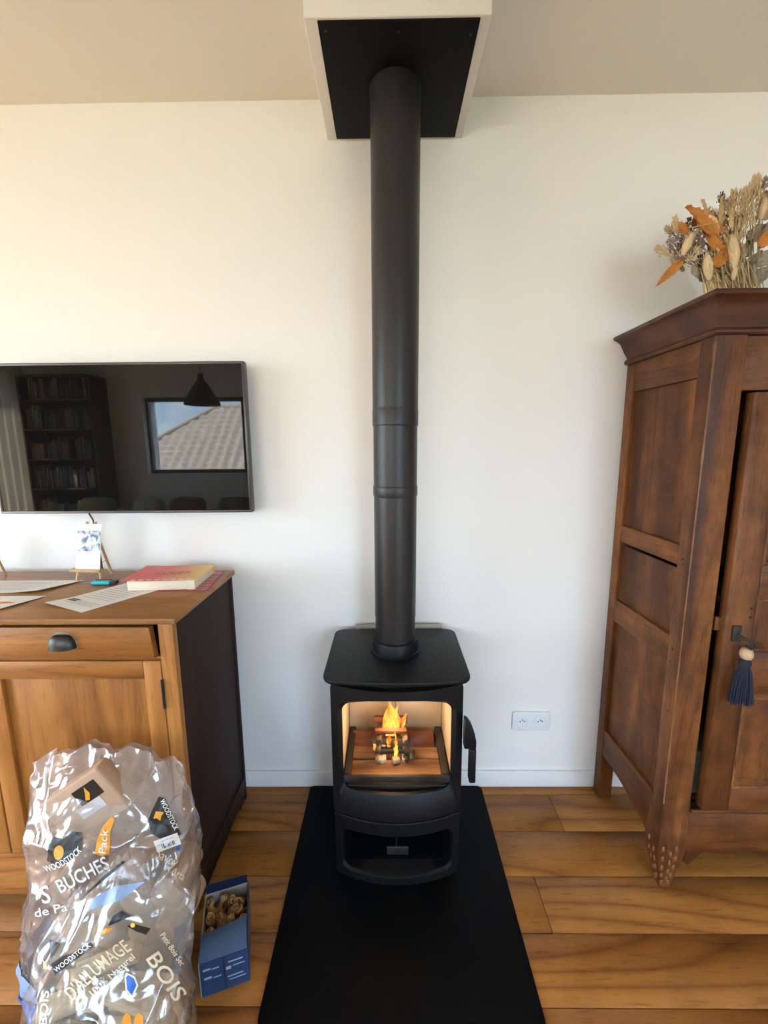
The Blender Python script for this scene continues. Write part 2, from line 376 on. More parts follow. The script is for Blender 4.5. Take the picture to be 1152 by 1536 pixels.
# ------------------------------------------------------------------ hearth slab, stove, flue
ORD = ('first', 'second', 'third', 'fourth', 'fifth', 'sixth', 'seventh', 'eighth', 'ninth', 'tenth', 'eleventh', 'twelfth', 'thirteenth', 'fourteenth', 'fifteenth', 'sixteenth', 'seventeenth', 'eighteenth', 'nineteenth', 'twentieth', 'twenty-first', 'twenty-second', 'twenty-third', 'twenty-fourth', 'twenty-fifth', 'twenty-sixth')
def rrect(x0, x1, y0, y1, r, n=6):
    P = []
    for cx, cy, a in ((x1-r, y1-r, 0), (x0+r, y1-r, PI/2), (x0+r, y0+r, PI), (x1-r, y0+r, 1.5*PI)):
        for k in range(n+1):
            t = a+PI/2*k/n; P.append((cx+r*cos(t), cy+r*sin(t)))
    return P
def zprism(b, poly, z0, z1): return b.prism(poly, lambda x, y: (x, y, z0), lambda x, y: (x, y, z1))
hs = thing('hearth_slab', 'matt black floor plate with rounded corners under the stove', 'hearth', (.022, -.36, 0))
put('slab', zprism(B(), rrect(-.325, .371, -.725, -.014, .018), .0002, .008), 'slab', hs, bevel=.0015)

XC = .022
SZ = .009
def bow(x, base=-.358, d=.045): return base-d*(1-min(1, abs((x-XC)/.2))**2)
st = thing('wood_stove', 'black freestanding wood burning stove with a fire behind its wide glass', 'stove', (XC, -.22, SZ))
# body shell: two sides, back, floor and roof of the firebox
b = B()
for x0, x1 in ((-.178, -.166), (.210, .222)): b.box(x0, x1, -.357, -.075, .235, .690)
b.box(-.166, .210, -.090, -.075, .235, .690)
b.box(-.166, .210, -.357, -.090, .235, .292)
b.box(-.166, .210, -.357, -.090, .655, .690)
put('body', b, 'steel', st, bevel=.002)
# top plate with rounded corners and a slight bow at the front
pl = []
for x, y in rrect(XC-.221, XC+.221, -.385, -.044, .034, 8): pl.append((x, y - (.018*(1-((x-XC)/.222)**2) if y < -.36 else 0)))
# add points along the front edge so the bow is smooth
fr_pts = [p for p in pl]
front = []
for i, p in enumerate(pl):
    front.append(p)
    if i == 8*3+2:   # end of the left front arc
        pass
k0 = max(range(len(pl)), key=lambda i: (pl[i][1] < -.36) and -pl[i][0] or -9)
poly = []
for i, p in enumerate(pl):
    poly.append(p); q = pl[(i+1) % len(pl)]
    if abs(p[0]-q[0]) > .2 and p[1] < -.3:
        for k in range(1, 16):
            x = p[0]+(q[0]-p[0])*k/16; poly.append((x, -.385-.018*(1-((x-XC)/.222)**2)))
put('top_plate', zprism(B(), poly, .688, .702), 'steel', st, bevel=.003)
# door: curved frame with a rounded, arched opening
def door_ring(x0, x1, z0, z1, r, n, arch=0.0):
    P = []
    N = n
    for cx, cz, a in ((x1-r, z1-r, 0), (x0+r, z1-r, PI/2), (x0+r, z0+r, PI), (x1-r, z0+r, 1.5*PI)):
        for k in range(9):
            t = a+PI/2*k/8; P.append([cx+r*cos(t), cz+r*sin(t)])
        nx = {0: (x0+r, z1), PI/2: (x0, z0+r), PI: (x1-r, z0), 1.5*PI: (x1, z1-r)}[a]
        p = P[-1]
        for k in range(1, N): P.append([p[0]+(nx[0]-p[0])*k/N, p[1]+(nx[1]-p[1])*k/N])
    if arch:
        for p in P:
            if p[1] > (z0+z1)/2: p[1] += arch*(1-((p[0]-(x0+x1)/2)/((x1-x0)/2))**2)*((p[1]-(z0+z1)/2)/((z1-z0)/2))
    return P
NS = 14
o_ = door_ring(-.179, .223, .238, .672, .012, NS)
l1 = door_ring(-.158, .202, .284, .622, .034, NS, .022)
l2 = door_ring(-.146, .190, .318, .606, .026, NS, .030)
l1 = [[p[0], p[1]] for p in l1]
F = lambda P, off: [(p[0], bow(p[0])+off, p[1]) for p in P]
b = B(); b.loft([F(o_, .022), F(o_, .002), F(o_, 0), F(l1, 0), F(l2, .016), F(l2, .028), F(o_, .022)], cap=False)
bmesh.ops.remove_doubles(b.bm, verts=b.bm.verts, dist=1e-5)
dr = put('door', b, 'steel', st, smooth=.6)
b = B(); gp = [F(l2, .024)]
b.loft([[ (x*1.0, y, z) for x, y, z in gp[0]]], cap=False) if False else None
# curved pane
def gpane(u, v):
    x = -.150+.344*u; zt = .606+.030*(1-((x-XC)/.17)**2)
    return (x, bow(x)+.026, .312+(zt+.006-.312)*v)
put('glass_pane', B().grid(gpane, 24, 6).thick(.003), 'stoveglass', dr, smooth=.6)
# door handle on the right: curved bracket and vertical grip
b = B(); pts = [(.2235, .575), (.234, .570), (.244, .556), (.253, .532), (.259, .505), (.259, .480), (.2235, .480)]
b.prism(pts, lambda x, z: (x, -.392, z), lambda x, z: (x, -.366, z))
put('handle_bracket', b, 'steel', dr, bevel=.002)
put('handle_grip', B().box(.2395, .2590, -.397, -.369, .368, .4795), 'steel', dr, bevel=.004)
# base: curved log store with a framed opening
bo = door_ring(-.176, .220, SZ, .232, .016, NS)
b1 = door_ring(-.156, .200, .034, .186, .030, NS)
b2 = door_ring(-.150, .194, .040, .182, .026, NS)
b = B(); b.loft([F(bo, .30), F(bo, .006), F(bo, .001), F(b1, .001), F(b2, .010), F(b2, .29), F(bo, .30)], cap=False)
bmesh.ops.remove_doubles(b.bm, verts=b.bm.verts, dist=1e-5)
put('log_store', b, 'steel', st, smooth=.6)
put('log_store_back', B().box(-.17, .215, -.068, -.060, .012, .230), 'plate', st)
put('log_store_shade', B().box(-.149, .193, -.345, -.069, .0405, .0415), 'plate', st)  # thin dark sheets added to deepen the shade inside the store
for x_ in (-.1495, .1925): put('log_store_shade', B().box(x_, x_+.001, -.345, -.069, .042, .181), 'plate', st)
# lip under the door and above the store
b = B()
b.loft([[(x, bow(x)-o, z) for o, z in ((-.03, .2325), (.004, .2325), (.006, .2355), (.004, .2375), (-.03, .2375))] for x in [-.176+.396*k/30 for k in range(31)]])
put('rim', b, 'steel', st, smooth=.6)
# air control rod with its plate
put('control_rod', B().tube([(XC-.003, -.404, .205), (XC-.003, -.414, .17), (XC-.003, -.415, .155)], .0022, 8), 'steel', st, smooth=1)
M['darkpewter'] = plain('dark_plate_metal', (.03, .03, .03), .4, .5)
cp = put('control_plate', B().box(XC-.033, XC+.033, -.418, -.412, .140, .168), 'darkpewter', st, bevel=.0015)
b = B()
b.box(XC-.005, XC+.006, -.4188, -.4178, .151, .156)
put('embossed_mark', b, 'steel', cp)
# firebrick lining
bx('firebrick', 'brick', st, -.148, XC, -.112, -.092, .294, .652); bx('firebrick', 'brick', st, XC+.001, .192, -.112, -.092, .294, .652)
bx('firebrick', 'brick', st, -.165, -.149, -.345, -.092, .294, .652); bx('firebrick', 'brick', st, .193, .209, -.345, -.092, .294, .652)
# log retaining fence: two front bars and two side bars
for z0, z1 in ((.296, .322), (.330, .352)): bx('front_bar', 'iron', st, -.146, .190, -.352, -.342, z0, z1)
for x in (-.146, .166):
    b = B(); b.box(x, x+.022, -.340, -.115, .296, .352); put('side_bar', b, 'iron', st, bevel=.003)
bx('heat_shield', plain('shield_paint', (.40, .36, .29), .6), st, -.125, .200, -.030, -.024, .20, .712, .001)
bx('shield_bracket', 'iron', st, -.02, .06, -.0762, -.0305, .45, .50)

def log_bm(length, r, seed, n=11, split=True):
    b = B(); rings = []
    for i in range(9):
        x = (i/8-.5)*length; rr = []
        for k in range(n):
            a = 2*PI*k/n; q = r*(1+.10*noise.noise(Vector((x*9+seed, cos(a)*1.3, sin(a)*1.3))))
            y, z = q*cos(a), q*sin(a)
            if split: z = min(z, r*.35+.003*noise.noise(Vector((x*14, y*40, seed))))
            rr.append((x, y, z))
        rings.append(rr)
    return b.loft(rings)
put('split_log', log_bm(.30, .033, 1.), 'log', loc=(.014, -.302, .331), rot=(.10, 0, .015), local=True, smooth=.7, cat='log', label='pale split log lying at the front of the stove fire')
put('split_log', log_bm(.296, .034, 4.), 'log', loc=(.016, -.232, .329), rot=(-.15, 0, -.02), local=True, smooth=.7, cat='log', label='middle split log half hidden by the kindling stack in the stove')
put('split_log', log_bm(.29, .036, 8.), 'redlog', loc=(.012, -.166, .333), rot=(.35, 0, .0), local=True, smooth=.7, cat='log', label='reddish split log at the back of the stove fire')
# crossed kindling stack
zk = .345; k = 0
kl = []
for layer in range(6):
    for s_ in (-1, 1):
        L_ = random.uniform(.10, .125); t = random.uniform(.014, .019)
        b = B().box(-L_/2, L_/2, -t/2, t/2, -t/2, t/2)
        for v in b.bm.verts: v.co += Vector([random.uniform(-.0025, .0025) for _ in range(3)])
        if layer % 2: loc = (.008+random.uniform(-.006, .006), -.232+s_*.030, zk+.009); rz = random.uniform(-.12, .12)
        else: loc = (.008+s_*.036+random.uniform(-.005, .005), -.232, zk+.009); rz = PI/2+random.uniform(-.15, .15)
        mt = 'halfchar' if 0 < layer < 5 else ('kindling' if s_ > 0 or layer == 0 else 'halfchar')
        if layer == 5: mt = 'redlog'
        kl.append(put('kindling_stick', b, mt, loc=loc, rot=(random.uniform(-.3, .3), random.uniform(-.04, .04), rz), local=True, bevel=.001, seg=1, cat='kindling', group='crossed kindling sticks burning in the stove', label='kindling stick on %s side, %s layer from bottom of the burning stack' % ((('front', 'rear') if layer % 2 else ('left', 'right'))[(s_+1)//2], ORD[layer])))
    zk += .0178
for ks, (x, y) in enumerate(((-.035, -.28), (.02, -.285), (.055, -.275), (.075, -.262))):
    kl.append(put('charred_piece', B().box(-.012, .012, -.009, .009, -.008, .010), 'kindling' if x < .03 else 'halfchar', loc=(x, y, .353), rot=(.1, .1, x*20), local=True, bevel=.002, seg=1, cat='kindling', group='stubs of kindling fallen in front of the stack', label='%s from left of the kindling stubs fallen before the burning stack' % ORD[ks]))
# flames
def flame_mat():
    m, t, b = mat('flame'); lk = t.links.new; t.nodes.remove(b)
    tcn = nd(t, 'ShaderNodeTexCoord'); n = nd(t, 'ShaderNodeTexNoise'); n.inputs['Scale'].default_value = 38; n.inputs['Detail'].default_value = 3; n.inputs['Distortion'].default_value = 1
    mp = nd(t, 'ShaderNodeMapping'); mp.inputs['Scale'].default_value = (1, 1, .35); lk(tcn.outputs['Object'], mp.inputs[0]); lk(mp.outputs[0], n.inputs['Vector'])
    r = nd(t, 'ShaderNodeValToRGB'); e = r.color_ramp.elements; e[0].position = .36; e[0].color = (.75, .08, .006, 1); e[1].position = .64; e[1].color = (1, .50, .08, 1)
    lk(n.outputs['Fac'], r.inputs[0])
    em = nd(t, 'ShaderNodeEmission'); em.inputs['Strength'].default_value = 1.1; lk(r.outputs[0], em.inputs[0])
    tr = nd(t, 'ShaderNodeBsdfTransparent'); mx = nd(t, 'ShaderNodeMixShader')
    mr = nd(t, 'ShaderNodeMapRange'); mr.inputs['From Min'].default_value = .36; mr.inputs['From Max'].default_value = .58; mr.inputs['To Min'].default_value = .05; mr.inputs['To Max'].default_value = .8
    lk(n.outputs['Fac'], mr.inputs['Value']); lk(mr.outputs[0], mx.inputs[0]); lk(tr.outputs[0], mx.inputs[1]); lk(em.outputs[0], mx.inputs[2])
    lk(mx.outputs[0], t.nodes['Material Output'].inputs['Surface'])
    return m
M['flame'] = flame_mat()
b = B()
for x, y, z0, h, r, bend in ((-.012, -.235, .42, .115, .017, .006), (.010, -.240, .41, .135, .017, -.004), (.032, -.232, .42, .115, .015, -.014), (.0, -.225, .38, .13, .020, .01),
                       (.020, -.272, .355, .060, .008, .001), (.022, -.276, .36, .10, .0035, -.002), (-.035, -.262, .415, .035, .008, -.005), (.044, -.235, .44, .05, .010, .005), (-.05, -.26, .37, .05, .005, 0), (-.003, -.268, .39, .05, .010, 0)):
    rings = []
    for i in range(13):
        t = i/12; q = r*(math.sin(PI*min(1, .12+t*.88))**.8)*(1-.55*t)+.0004
        rings.append([(x+bend*t*t*3+q*cos(2*PI*k/12)+.004*noise.noise(Vector((x*90, t*5, 1))), y+q*.6*sin(2*PI*k/12), z0+h*t) for k in range(12)])
    b.loft(rings)
put('flame', b, 'flame', kind='stuff', smooth=3.2, cat='fire', label='orange and yellow flames rising from the kindling in the stove')
fd = bpy.data.lights.new('fire_glow', 'POINT'); fd.energy = .9; fd.color = (1, .66, .36); fd.shadow_soft_size = .03
fo = bpy.data.objects.new('fire_glow', fd); COL.objects.link(fo); fo.location = (.01, -.27, .50)

# flue pipe, leaning a touch to the right on its way up
sp = thing('stove_pipe', 'tall black flue pipe rising from the stove to the ceiling plate', 'flue pipe', (XC, -.195, .7022))
PS = .0040
def seg(name, prof, mt='pipe'): return put(name, B().lathe(prof, .021, -.195, 64, shear=PS, zref=.7), mt, sp, smooth=.5)
seg('base_collar', [(.084, .7025), (.0845, .708), (.080, .7105), (.0785, .742), (.0765, .746), (.070, .746)], 'steel')
seg('lower_section', [(.0665, .744), (.0665, .820), (.0672, .8205), (.0672, .823), (.0680, .8235), (.0680, 1.224)])
seg('lower_sleeve', [(.0690, 1.222), (.0705, 1.226), (.0705, 1.250), (.0698, 1.254), (.0685, 1.256)])
seg('middle_section', [(.0685, 1.254), (.0685, 1.441)])
seg('upper_sleeve', [(.0695, 1.439), (.0712, 1.442), (.0712, 1.487), (.0705, 1.490), (.0702, 1.492)])
seg('upper_section', [(.0702, 1.490), (.0702, 2.350)])
pt = thing('ceiling_plate', 'square black steel plate around the flue under the white boxing', 'ceiling plate', (.033, -.2, 2.35))
put('plate', B().box(-.157, .221, -.380, -.012, 2.3505, 2.3548), 'plate', pt, bevel=.0008)
for x, y in ((.033, -.355), (.205, -.345), (-.140, -.36), (.033, -.03)): put('screw', B().lathe([(.0035, 2.3506), (.0035, 2.3494), (.002, 2.3488)], x, y, 12), 'pewter', pt)

# ------------------------------------------------------------------ television and wall things
tv = thing('television', 'wall mounted flat television with dark grey frame reflecting the room', 'television', (-.92, -.04, 1.15))
x0, x1, z0, z1, yf = -1.368, -.478, 1.153, 1.662, -.076
b = B()
for q in ((x0, x1, z0, z0+.008), (x0, x1, z1-.008, z1), (x0, x0+.008, z0+.008, z1-.008), (x1-.008, x1, z0+.008, z1-.008)): b.box(q[0], q[1], yf, -.045, q[2], q[3])
put('frame', b, 'frame', tv, bevel=.0008)
bx('screen', 'screen', tv, x0+.008, x1-.008, yf+.002, yf+.006, z0+.008, z1-.008, 0)
put('back_cover', B().box(x0+.008, x1-.008, yf+.007, -.030, z0+.008, z1-.008), 'blackplastic', tv, bevel=.004)
bx('wall_bracket', 'blackplastic', tv, -1.1, -.75, -.0295, -.001, 1.25, 1.55)
put('power_cable', B().tube([(-1.094, -.028, 1.16), (-1.092, -.024, 1.14), (-1.085, -.02, 1.12), (-1.075, -.018, 1.02), (-1.072, -.02, .80), (-1.07, -.02, .30)], .0028, 8), 'blackplastic', smooth=1, cat='cable', label='thin black cable hanging down the wall below the television')
sk = thing('wall_socket', 'white double wall socket low on the wall right of the stove', 'socket', (.563, 0, .29))
def yprism(b, poly, y0, y1): return b.prism(poly, lambda x, z: (x, y0, z), lambda x, z: (x, y1, z))
put('surround', yprism(B(), rrect(.4885, .6385, .2525, .3325, .010, 6), -.0095, -.0002), 'whiteplastic', sk, bevel=.002)
for cx in (.528, .598):
    cz = .293
    b = B()
    b.loft([[(cx+r*cos(2*PI*k/40), y, cz+r*sin(2*PI*k/40)) for k in range(40)] for r, y in ((.0255, -.0095), (.0255, -.0115), (.0215, -.0120), (.0205, -.0100), (.0195, .001))], cap=False)
    s1 = put('socket_well', b, 'whiteplastic', sk, smooth=.6)
    put('well_floor', yprism(B(), [(cx+.0197*cos(2*PI*k/32), cz+.0197*sin(2*PI*k/32)) for k in range(32)], -.0099, -.0096), 'whiteplastic', s1)
    for dx in (-.0085, .0085):
        put('hole', yprism(B(), [(cx+dx+.0026*cos(2*PI*k/12), cz+.0026*sin(2*PI*k/12)) for k in range(12)], -.0104, -.0098), 'darkhole', s1)
    put('earth_pin', yprism(B(), [(cx+.0026*cos(2*PI*k/12), cz+.009+.0026*sin(2*PI*k/12)) for k in range(12)], -.016, -.0098), 'chrome', s1)

# ------------------------------------------------------------------ sideboard
sb = thing('sideboard', 'honey brown oak sideboard with drawers and panelled doors below the television', 'sideboard', (-1.11, -.27, 0))
XR, XL, YF, YB, ZT = -.577, -1.645, -.470, -.075, .940
bx('top', 'sb_top', sb, XL-.018, -.557, -.492, -.066, ZT-.017, ZT, .003)
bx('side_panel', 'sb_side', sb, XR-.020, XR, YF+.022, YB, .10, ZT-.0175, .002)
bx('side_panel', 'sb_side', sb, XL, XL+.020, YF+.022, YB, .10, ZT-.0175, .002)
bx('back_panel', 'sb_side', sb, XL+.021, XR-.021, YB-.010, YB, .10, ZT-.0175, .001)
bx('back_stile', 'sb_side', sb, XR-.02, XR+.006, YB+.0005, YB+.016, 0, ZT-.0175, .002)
bx('post', 'sb_z', sb, XR-.040, XR, YF, YF+.0215, .0, ZT-.0175, .002)
bx('post', 'sb_z', sb, XL, XL+.040, YF, YF+.0215, .0, ZT-.0175, .002)
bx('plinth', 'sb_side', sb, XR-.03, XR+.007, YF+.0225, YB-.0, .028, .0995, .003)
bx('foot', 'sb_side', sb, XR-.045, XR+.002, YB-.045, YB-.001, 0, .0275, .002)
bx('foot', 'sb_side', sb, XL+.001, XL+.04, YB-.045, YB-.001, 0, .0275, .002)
IX0, IX1 = XL+.0405, XR-.0405
bx('drawer_rail', 'sb_x', sb, IX0, IX1, YF+.002, YF+.020, .812, .822, .001)
bx('base_rail', 'sb_x', sb, IX0, IX1, YF-.002, YF+.020, .06, .203, .002)
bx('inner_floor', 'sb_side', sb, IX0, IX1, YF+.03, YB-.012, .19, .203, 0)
XM = -1.113
M['platerim'] = plain('worn_rim', (.20, .17, .13), .6)
def cup(parent, cx, cz, y):
    b = B(); rings = []
    for i in range(9):
        a = PI/2*i/8
        rings.append([(cx+.037*cos(t)*(.25+.75*sin(a)) if False else cx+.036*cos(t)*math.sin(a)**.5, y-.024*sin(t)**.7*(1 if True else 0)*math.sin(a)**.6 if sin(t) > 0 else y, cz-.018+.038*cos(a)) for t in [PI*k/16 for k in range(17)]])
    b.loft(rings, closed=False)
    b.thick(.0015)
    c = put('cup_pull', b, 'pewter', parent, smooth=1.2)
    put('back_plate', yprism(B(), [(cx+.040*cos(t), cz-.016+(.044 if sin(t) > 0 else .008)*sin(t)) for t in [2*PI*k/28 for k in range(28)]], y-.0015, y+.0005), 'platerim', c, bevel=.0005)
for xa, xb, tilt in ((XM+.006, -.6245, .007), (IX0, XM-.006, 0)):
    b = B().box(xa, xb, YF-.010, YF+.012, .824, .912)
    if tilt:
        for v in b.bm.verts:
            if v.co.x > -1 : v.co.y -= .004
            v.co.x -= .008*max(0, (v.co.z-.83)/.08) if v.co.x > -.7 else 0
    dw = put('drawer', b, 'sb_x', sb, bevel=.002)
    cup(dw, (xa+xb)/2, .874, YF-.0120 if tilt else YF-.010)
for xa, xb, side in ((XM+.0025, -.6180, 1), (IX0, XM-.0025, -1)):
    d = thing('x', '', '', (xa, YF, .205)); bpy.data.objects.remove(d)
    z0, z1 = .206, .8105
    y0, y1 = YF-.003, YF+.018
    # panel is the door's own mesh; stiles, rails, hinge and latch hang on it
    pn = put('door', B().box(xa+.048, xb-.046, y0+.012, y1-.002, z0+.050, z1-.048), 'sb_z', sb, bevel=.001)
    bx('stile', 'sb_z', pn, xa, xa+.050, y0, y1, z0, z1, .002); bx('stile', 'sb_z', pn, xb-.047, xb, y0, y1, z0, z1, .002)
    bx('rail', 'sb_x', pn, xa+.0505, xb-.0475, y0, y1, z1-.052, z1, .002); bx('rail', 'sb_x', pn, xa+.0505, xb-.0475, y0, y1, z0, z0+.054, .002)
    hx = xb+.0012 if side > 0 else xa-.0012
    for hz in (.715, .30): put('hinge', B().tube([(hx, y0-.002, hz-.042), (hx, y0-.002, hz+.042)], .0036, 10), 'rust', pn, smooth=.8)
    if side > 0:
        pass
    else:
        lt = put('latch', B().box(xb-.034, xb-.002, y0-.006, y0, .515, .578), 'rust', pn, bevel=.003)
        b = B().tube([(xb-.020, y0-.004, .552), (xb-.006, y0-.012, .548), (xb+.012, y0-.008, .548)], .004, 8)
        b.box(xb-.026, xb-.010, y0-.011, y0-.006, .528, .566)
        put('latch_bolt', b, 'rust', lt) if False else put('latch_knob', b, 'rust', pn, smooth=.7)

# things on the sideboard
M['paper'] = plain('letter_paper', (.80, .78, .76), .8, var=.02)
M['print'] = plain('grey_print', (.42, .42, .43), .8)
M['qr'] = plain('dark_grey_print', (.09, .09, .10), .8)
M['orange_print'] = plain('orange_print', (.85, .22, .02), .7)
ZS = ZT+.0006
def sheet(name, label, c, ex, ey, lift=None, mt='paper', cat='paper'):
    """paper sheet from corner c along ex, ey"""
    c, ex, ey = Vector(c), Vector(ex), Vector(ey)
    def f(u, v):
        p = c+ex*u+ey*v; z = lift(u, v) if lift else 0
        return (p.x, p.y, ZS+z)
    b = B().grid(f, 24, 18).thick(.0003)
    return put(name, b, mt, None, smooth=1, cat=cat, label=label), f
def lines(parent, f, rows, mt='print', name='printed_lines'):
    b = B()
    for u0_, u1_, v, h in rows:
        n = 8
        for k in range(n):
            a0, a1 = u0_+(u1_-u0_)*k/n, u0_+(u1_-u0_)*(k+1)/n
            P = [f(a0, v), f(a1, v), f(a1, v+h), f(a0, v+h)]
            b.bm.faces.new([b.bm.verts.new((p[0], p[1], p[2]+.0007)) for p in P])
    put(name, b, mt, parent)
# letter in front of the book: corners from near left round to the far right
lt, f = sheet('letter', 'printed letter lying crooked in front of the thick red book', (-.980, -.392, 0), (.150, -.060, 0), (.150, .235, 0), lambda u, v: .006*max(0, 1-v*4)*(1-u)+.0005)
lines(lt, f, [(.12, .9, .12+.035*k, .008) for k in range(3)]+[(.15, .85, .30+.05*k, .010) for k in range(10)])
lines(lt, f, [(.10, .32, .155, .035), (.10, .32, .195, .03)], 'qr', 'dark_stamp')
l2, f = sheet('letter', 'folded printed sheet lying behind the sheet with the orange mark', (-1.38, -.30, .0), (.30, .0, 0), (.06, .12, 0), lambda u, v: .002+.008*max(0, u-.7)*(1-v)*3)
lines(l2, f, [(.2, .8, .2+.12*k, .02) for k in range(6)])
l3, f = sheet('letter', 'white sheet with an orange mark at the left end of the sideboard', (-1.40, -.44, .0), (.335, .0, 0), (.035, .115, 0), lambda u, v: .0012+.012*max(0, u-.75)*(1-v)*2)
lines(l3, f, [(.70, .92, .42, .10), (.72, .86, .52, .05)], 'orange_print', 'orange_mark')
lines(l3, f, [(.1, .6, .3+.15*k, .02) for k in range(4)])
# book and flyer
fy, f = sheet('flyer', 'red and white patterned leaflet sticking out from under the thick book', (-.785, -.297, 0), (.228, .010, 0), (-.028, .212, 0), lambda u, v: .0004, plain('red_leaflet', (.38, .045, .06), .5), cat='leaflet')
lines(fy, f, [(.70+.05*((k*7) % 3), .96, .06+.075*k, .025) for k in range(12)], plain('pale_print', (.75, .62, .62), .6), 'pale_pattern')
def bookmat():
    m, t, b = mat('book_cover'); lk = t.links.new
    tcn = nd(t, 'ShaderNodeTexCoord'); sp_ = nd(t, 'ShaderNodeSeparateXYZ'); r = nd(t, 'ShaderNodeValToRGB')
    mr = nd(t, 'ShaderNodeMapRange'); mr.inputs['From Min'].default_value = -.115; mr.inputs['From Max'].default_value = .115
    e = r.color_ramp.elements; e[0].position = .35; e[0].color = (.70, .06, .03, 1); e[1].position = .95; e[1].color = (.80, .50, .08, 1)
    c = r.color_ramp.elements.new(.65); c.color = (.72, .22, .05, 1)
    lk(tcn.outputs['Object'], sp_.inputs[0]); lk(sp_.outputs['X'], mr.inputs['Value']); lk(mr.outputs[0], r.inputs[0]); lk(r.outputs[0], b.inputs['Base Color'])
    b.inputs['Roughness'].default_value = .35
    return m
bk = thing('book', 'thick paperback with a red to yellow cover lying on the letter', 'book', (-.714, -.200, ZT+.0018))
bk.rotation_euler = (0, 0, .06); bk.scale = (.93, 1, 1)
put('pages', B().box(-.107, .112, -.080, .082, 0, .030), plain('page_edge', (.80, .70, .52), .9, bump=.6, bscale=500), bk, bevel=.001, local=True)
cv = put('cover', B().grid(lambda u, v: (-.128+.250*u, -.088+.172*v, .0305+.0045*max(0, .35-u)*2+.004*max(0, .25-v)*2), 16, 12).thick(.0008), bookmat(), bk, local=True, smooth=1)
put('spine', B().box(-.113, .118, .083, .0845, 0, .031), bookmat(), bk, local=True)
tb, wd, hg = text_bm('CODEX', 1, 0)
for v in tb.bm.verts: v.co = Vector((.012+v.co.x*.125/wd, -.008+v.co.y*.030/hg, .0345-.003*0))
put('cover_lettering', tb, plain('dark_red_ink', (.32, .03, .02), .5), bk, local=True, normals=False)
b = B()
for k in range(9): b.box(-.12+.026*k, -.105+.026*k, -.0835, -.0775, .0338, .0344)
put('cover_marks', b, 'paper', bk, local=True)
# easels with cards
def easel(label, cx, cy, az, s=1.0):
    e = thing('mini_easel', label, 'easel', (cx, cy, ZT)); e.rotation_euler = (0, 0, az)
    me = M['easelwood']
    for sx in (-1, 1): put('leg', B().tube([(sx*.038*s, -.020*s, 0), (sx*.012*s, .012*s, .165*s)], .0035*s, 6), me, e, local=True)
    put('leg', B().tube([(.0, .062*s, 0), (.0, .016*s, .155*s)], .0036*s, 6), me, e, local=True)
    put('ledge', B().box(-.045*s, .045*s, -.032*s, -.012*s, .032*s, .039*s), me, e, bevel=.001, local=True)
    put('chain', B().tube([(.0, -.006*s, .05*s), (.0, .02*s, .040*s), (0, .05*s, .045*s)], .0008, 5), 'pewter', e, local=True)
    return e
M['easelwood'] = wood('pale_beech', (.45, .24, .09), (.58, .34, .15), (.68, .43, .22), 'z', .5, 1.5, .2, .05, .1, .2)
def ink_mat():
    m, t, b = mat('ink_picture'); lk = t.links.new
    tcn = nd(t, 'ShaderNodeTexCoord'); n = nd(t, 'ShaderNodeTexNoise'); n.inputs['Scale'].default_value = 38; n.inputs['Detail'].default_value = 4; n.inputs['Distortion'].default_value = 1.0
    r = nd(t, 'ShaderNodeValToRGB'); e = r.color_ramp.elements; e[0].position = .40; e[0].color = (.12, .17, .27, 1); e[1].position = .58; e[1].color = (.80, .82, .83, 1)
    lk(tcn.outputs['Object'], n.inputs['Vector']); lk(n.outputs['Fac'], r.inputs[0]); lk(r.outputs[0], b.inputs['Base Color']); b.inputs['Roughness'].default_value = .7
    return m
M['card'] = plain('card_white', (.85, .84, .80), .6); M['ink'] = ink_mat()
easel('small wooden tabletop easel holding the card with the blue picture', -.992, -.172, -.12, 1.2)
def card(cx, cy, az, w_, h_, label, img=True):
    c = thing('picture_card', label, 'card', (cx, cy, ZT+.0395)); c.rotation_euler = (-.20, 0, az)
    put('card_sheet', B().box(-w_/2, w_/2, -.0045, -.003, .0005, h_), 'card', c, local=True)
    if img: put('ink_picture', B().box(-w_/2+.002, w_/2-.002, -.0052, -.0046, h_*.42, h_*.86), 'ink', c, local=True)
card(-.990, -.198, -.12, .088, .155, 'upright card with a pale blue ink picture on the small easel')
easel('second small wooden easel cut off by the left edge of the photo', -1.352, -.175, -.05)
card(-1.352, -.195, -.05, .080, .100, 'blank white card on the easel at the far left edge', False)
# small turquoise folding tool
pk = thing('pocket_knife', 'small turquoise and silver pocket knife lying by the easel', 'knife', (-.925, -.215, ZT))
b = yprism(B(), [(0, 0)]*0 or rrect(-.967, -.905, ZT+.002, ZT+.013, .005), -.228, -.212)
put('scale', b, plain('turquoise_plastic', (.02, .42, .52), .35), pk, bevel=.002)
put('bolster', yprism(B(), rrect(-.906, -.884, ZT+.002, ZT+.014, .005), -.226, -.210), 'pewter', pk, bevel=.002)
put('blade', B().box(-.962, -.886, -.2095, -.2070, ZT+.002, ZT+.014), 'blackplastic', pk, bevel=.0008)

# ------------------------------------------------------------------ armoire
ar = thing('armoire', 'old dark walnut armoire with panelled sides and a moulded cornice', 'wardrobe', (1.39, -.21, 0))
AX0, AX1, AYF, AYB = .822, 1.955, -.408, -.022
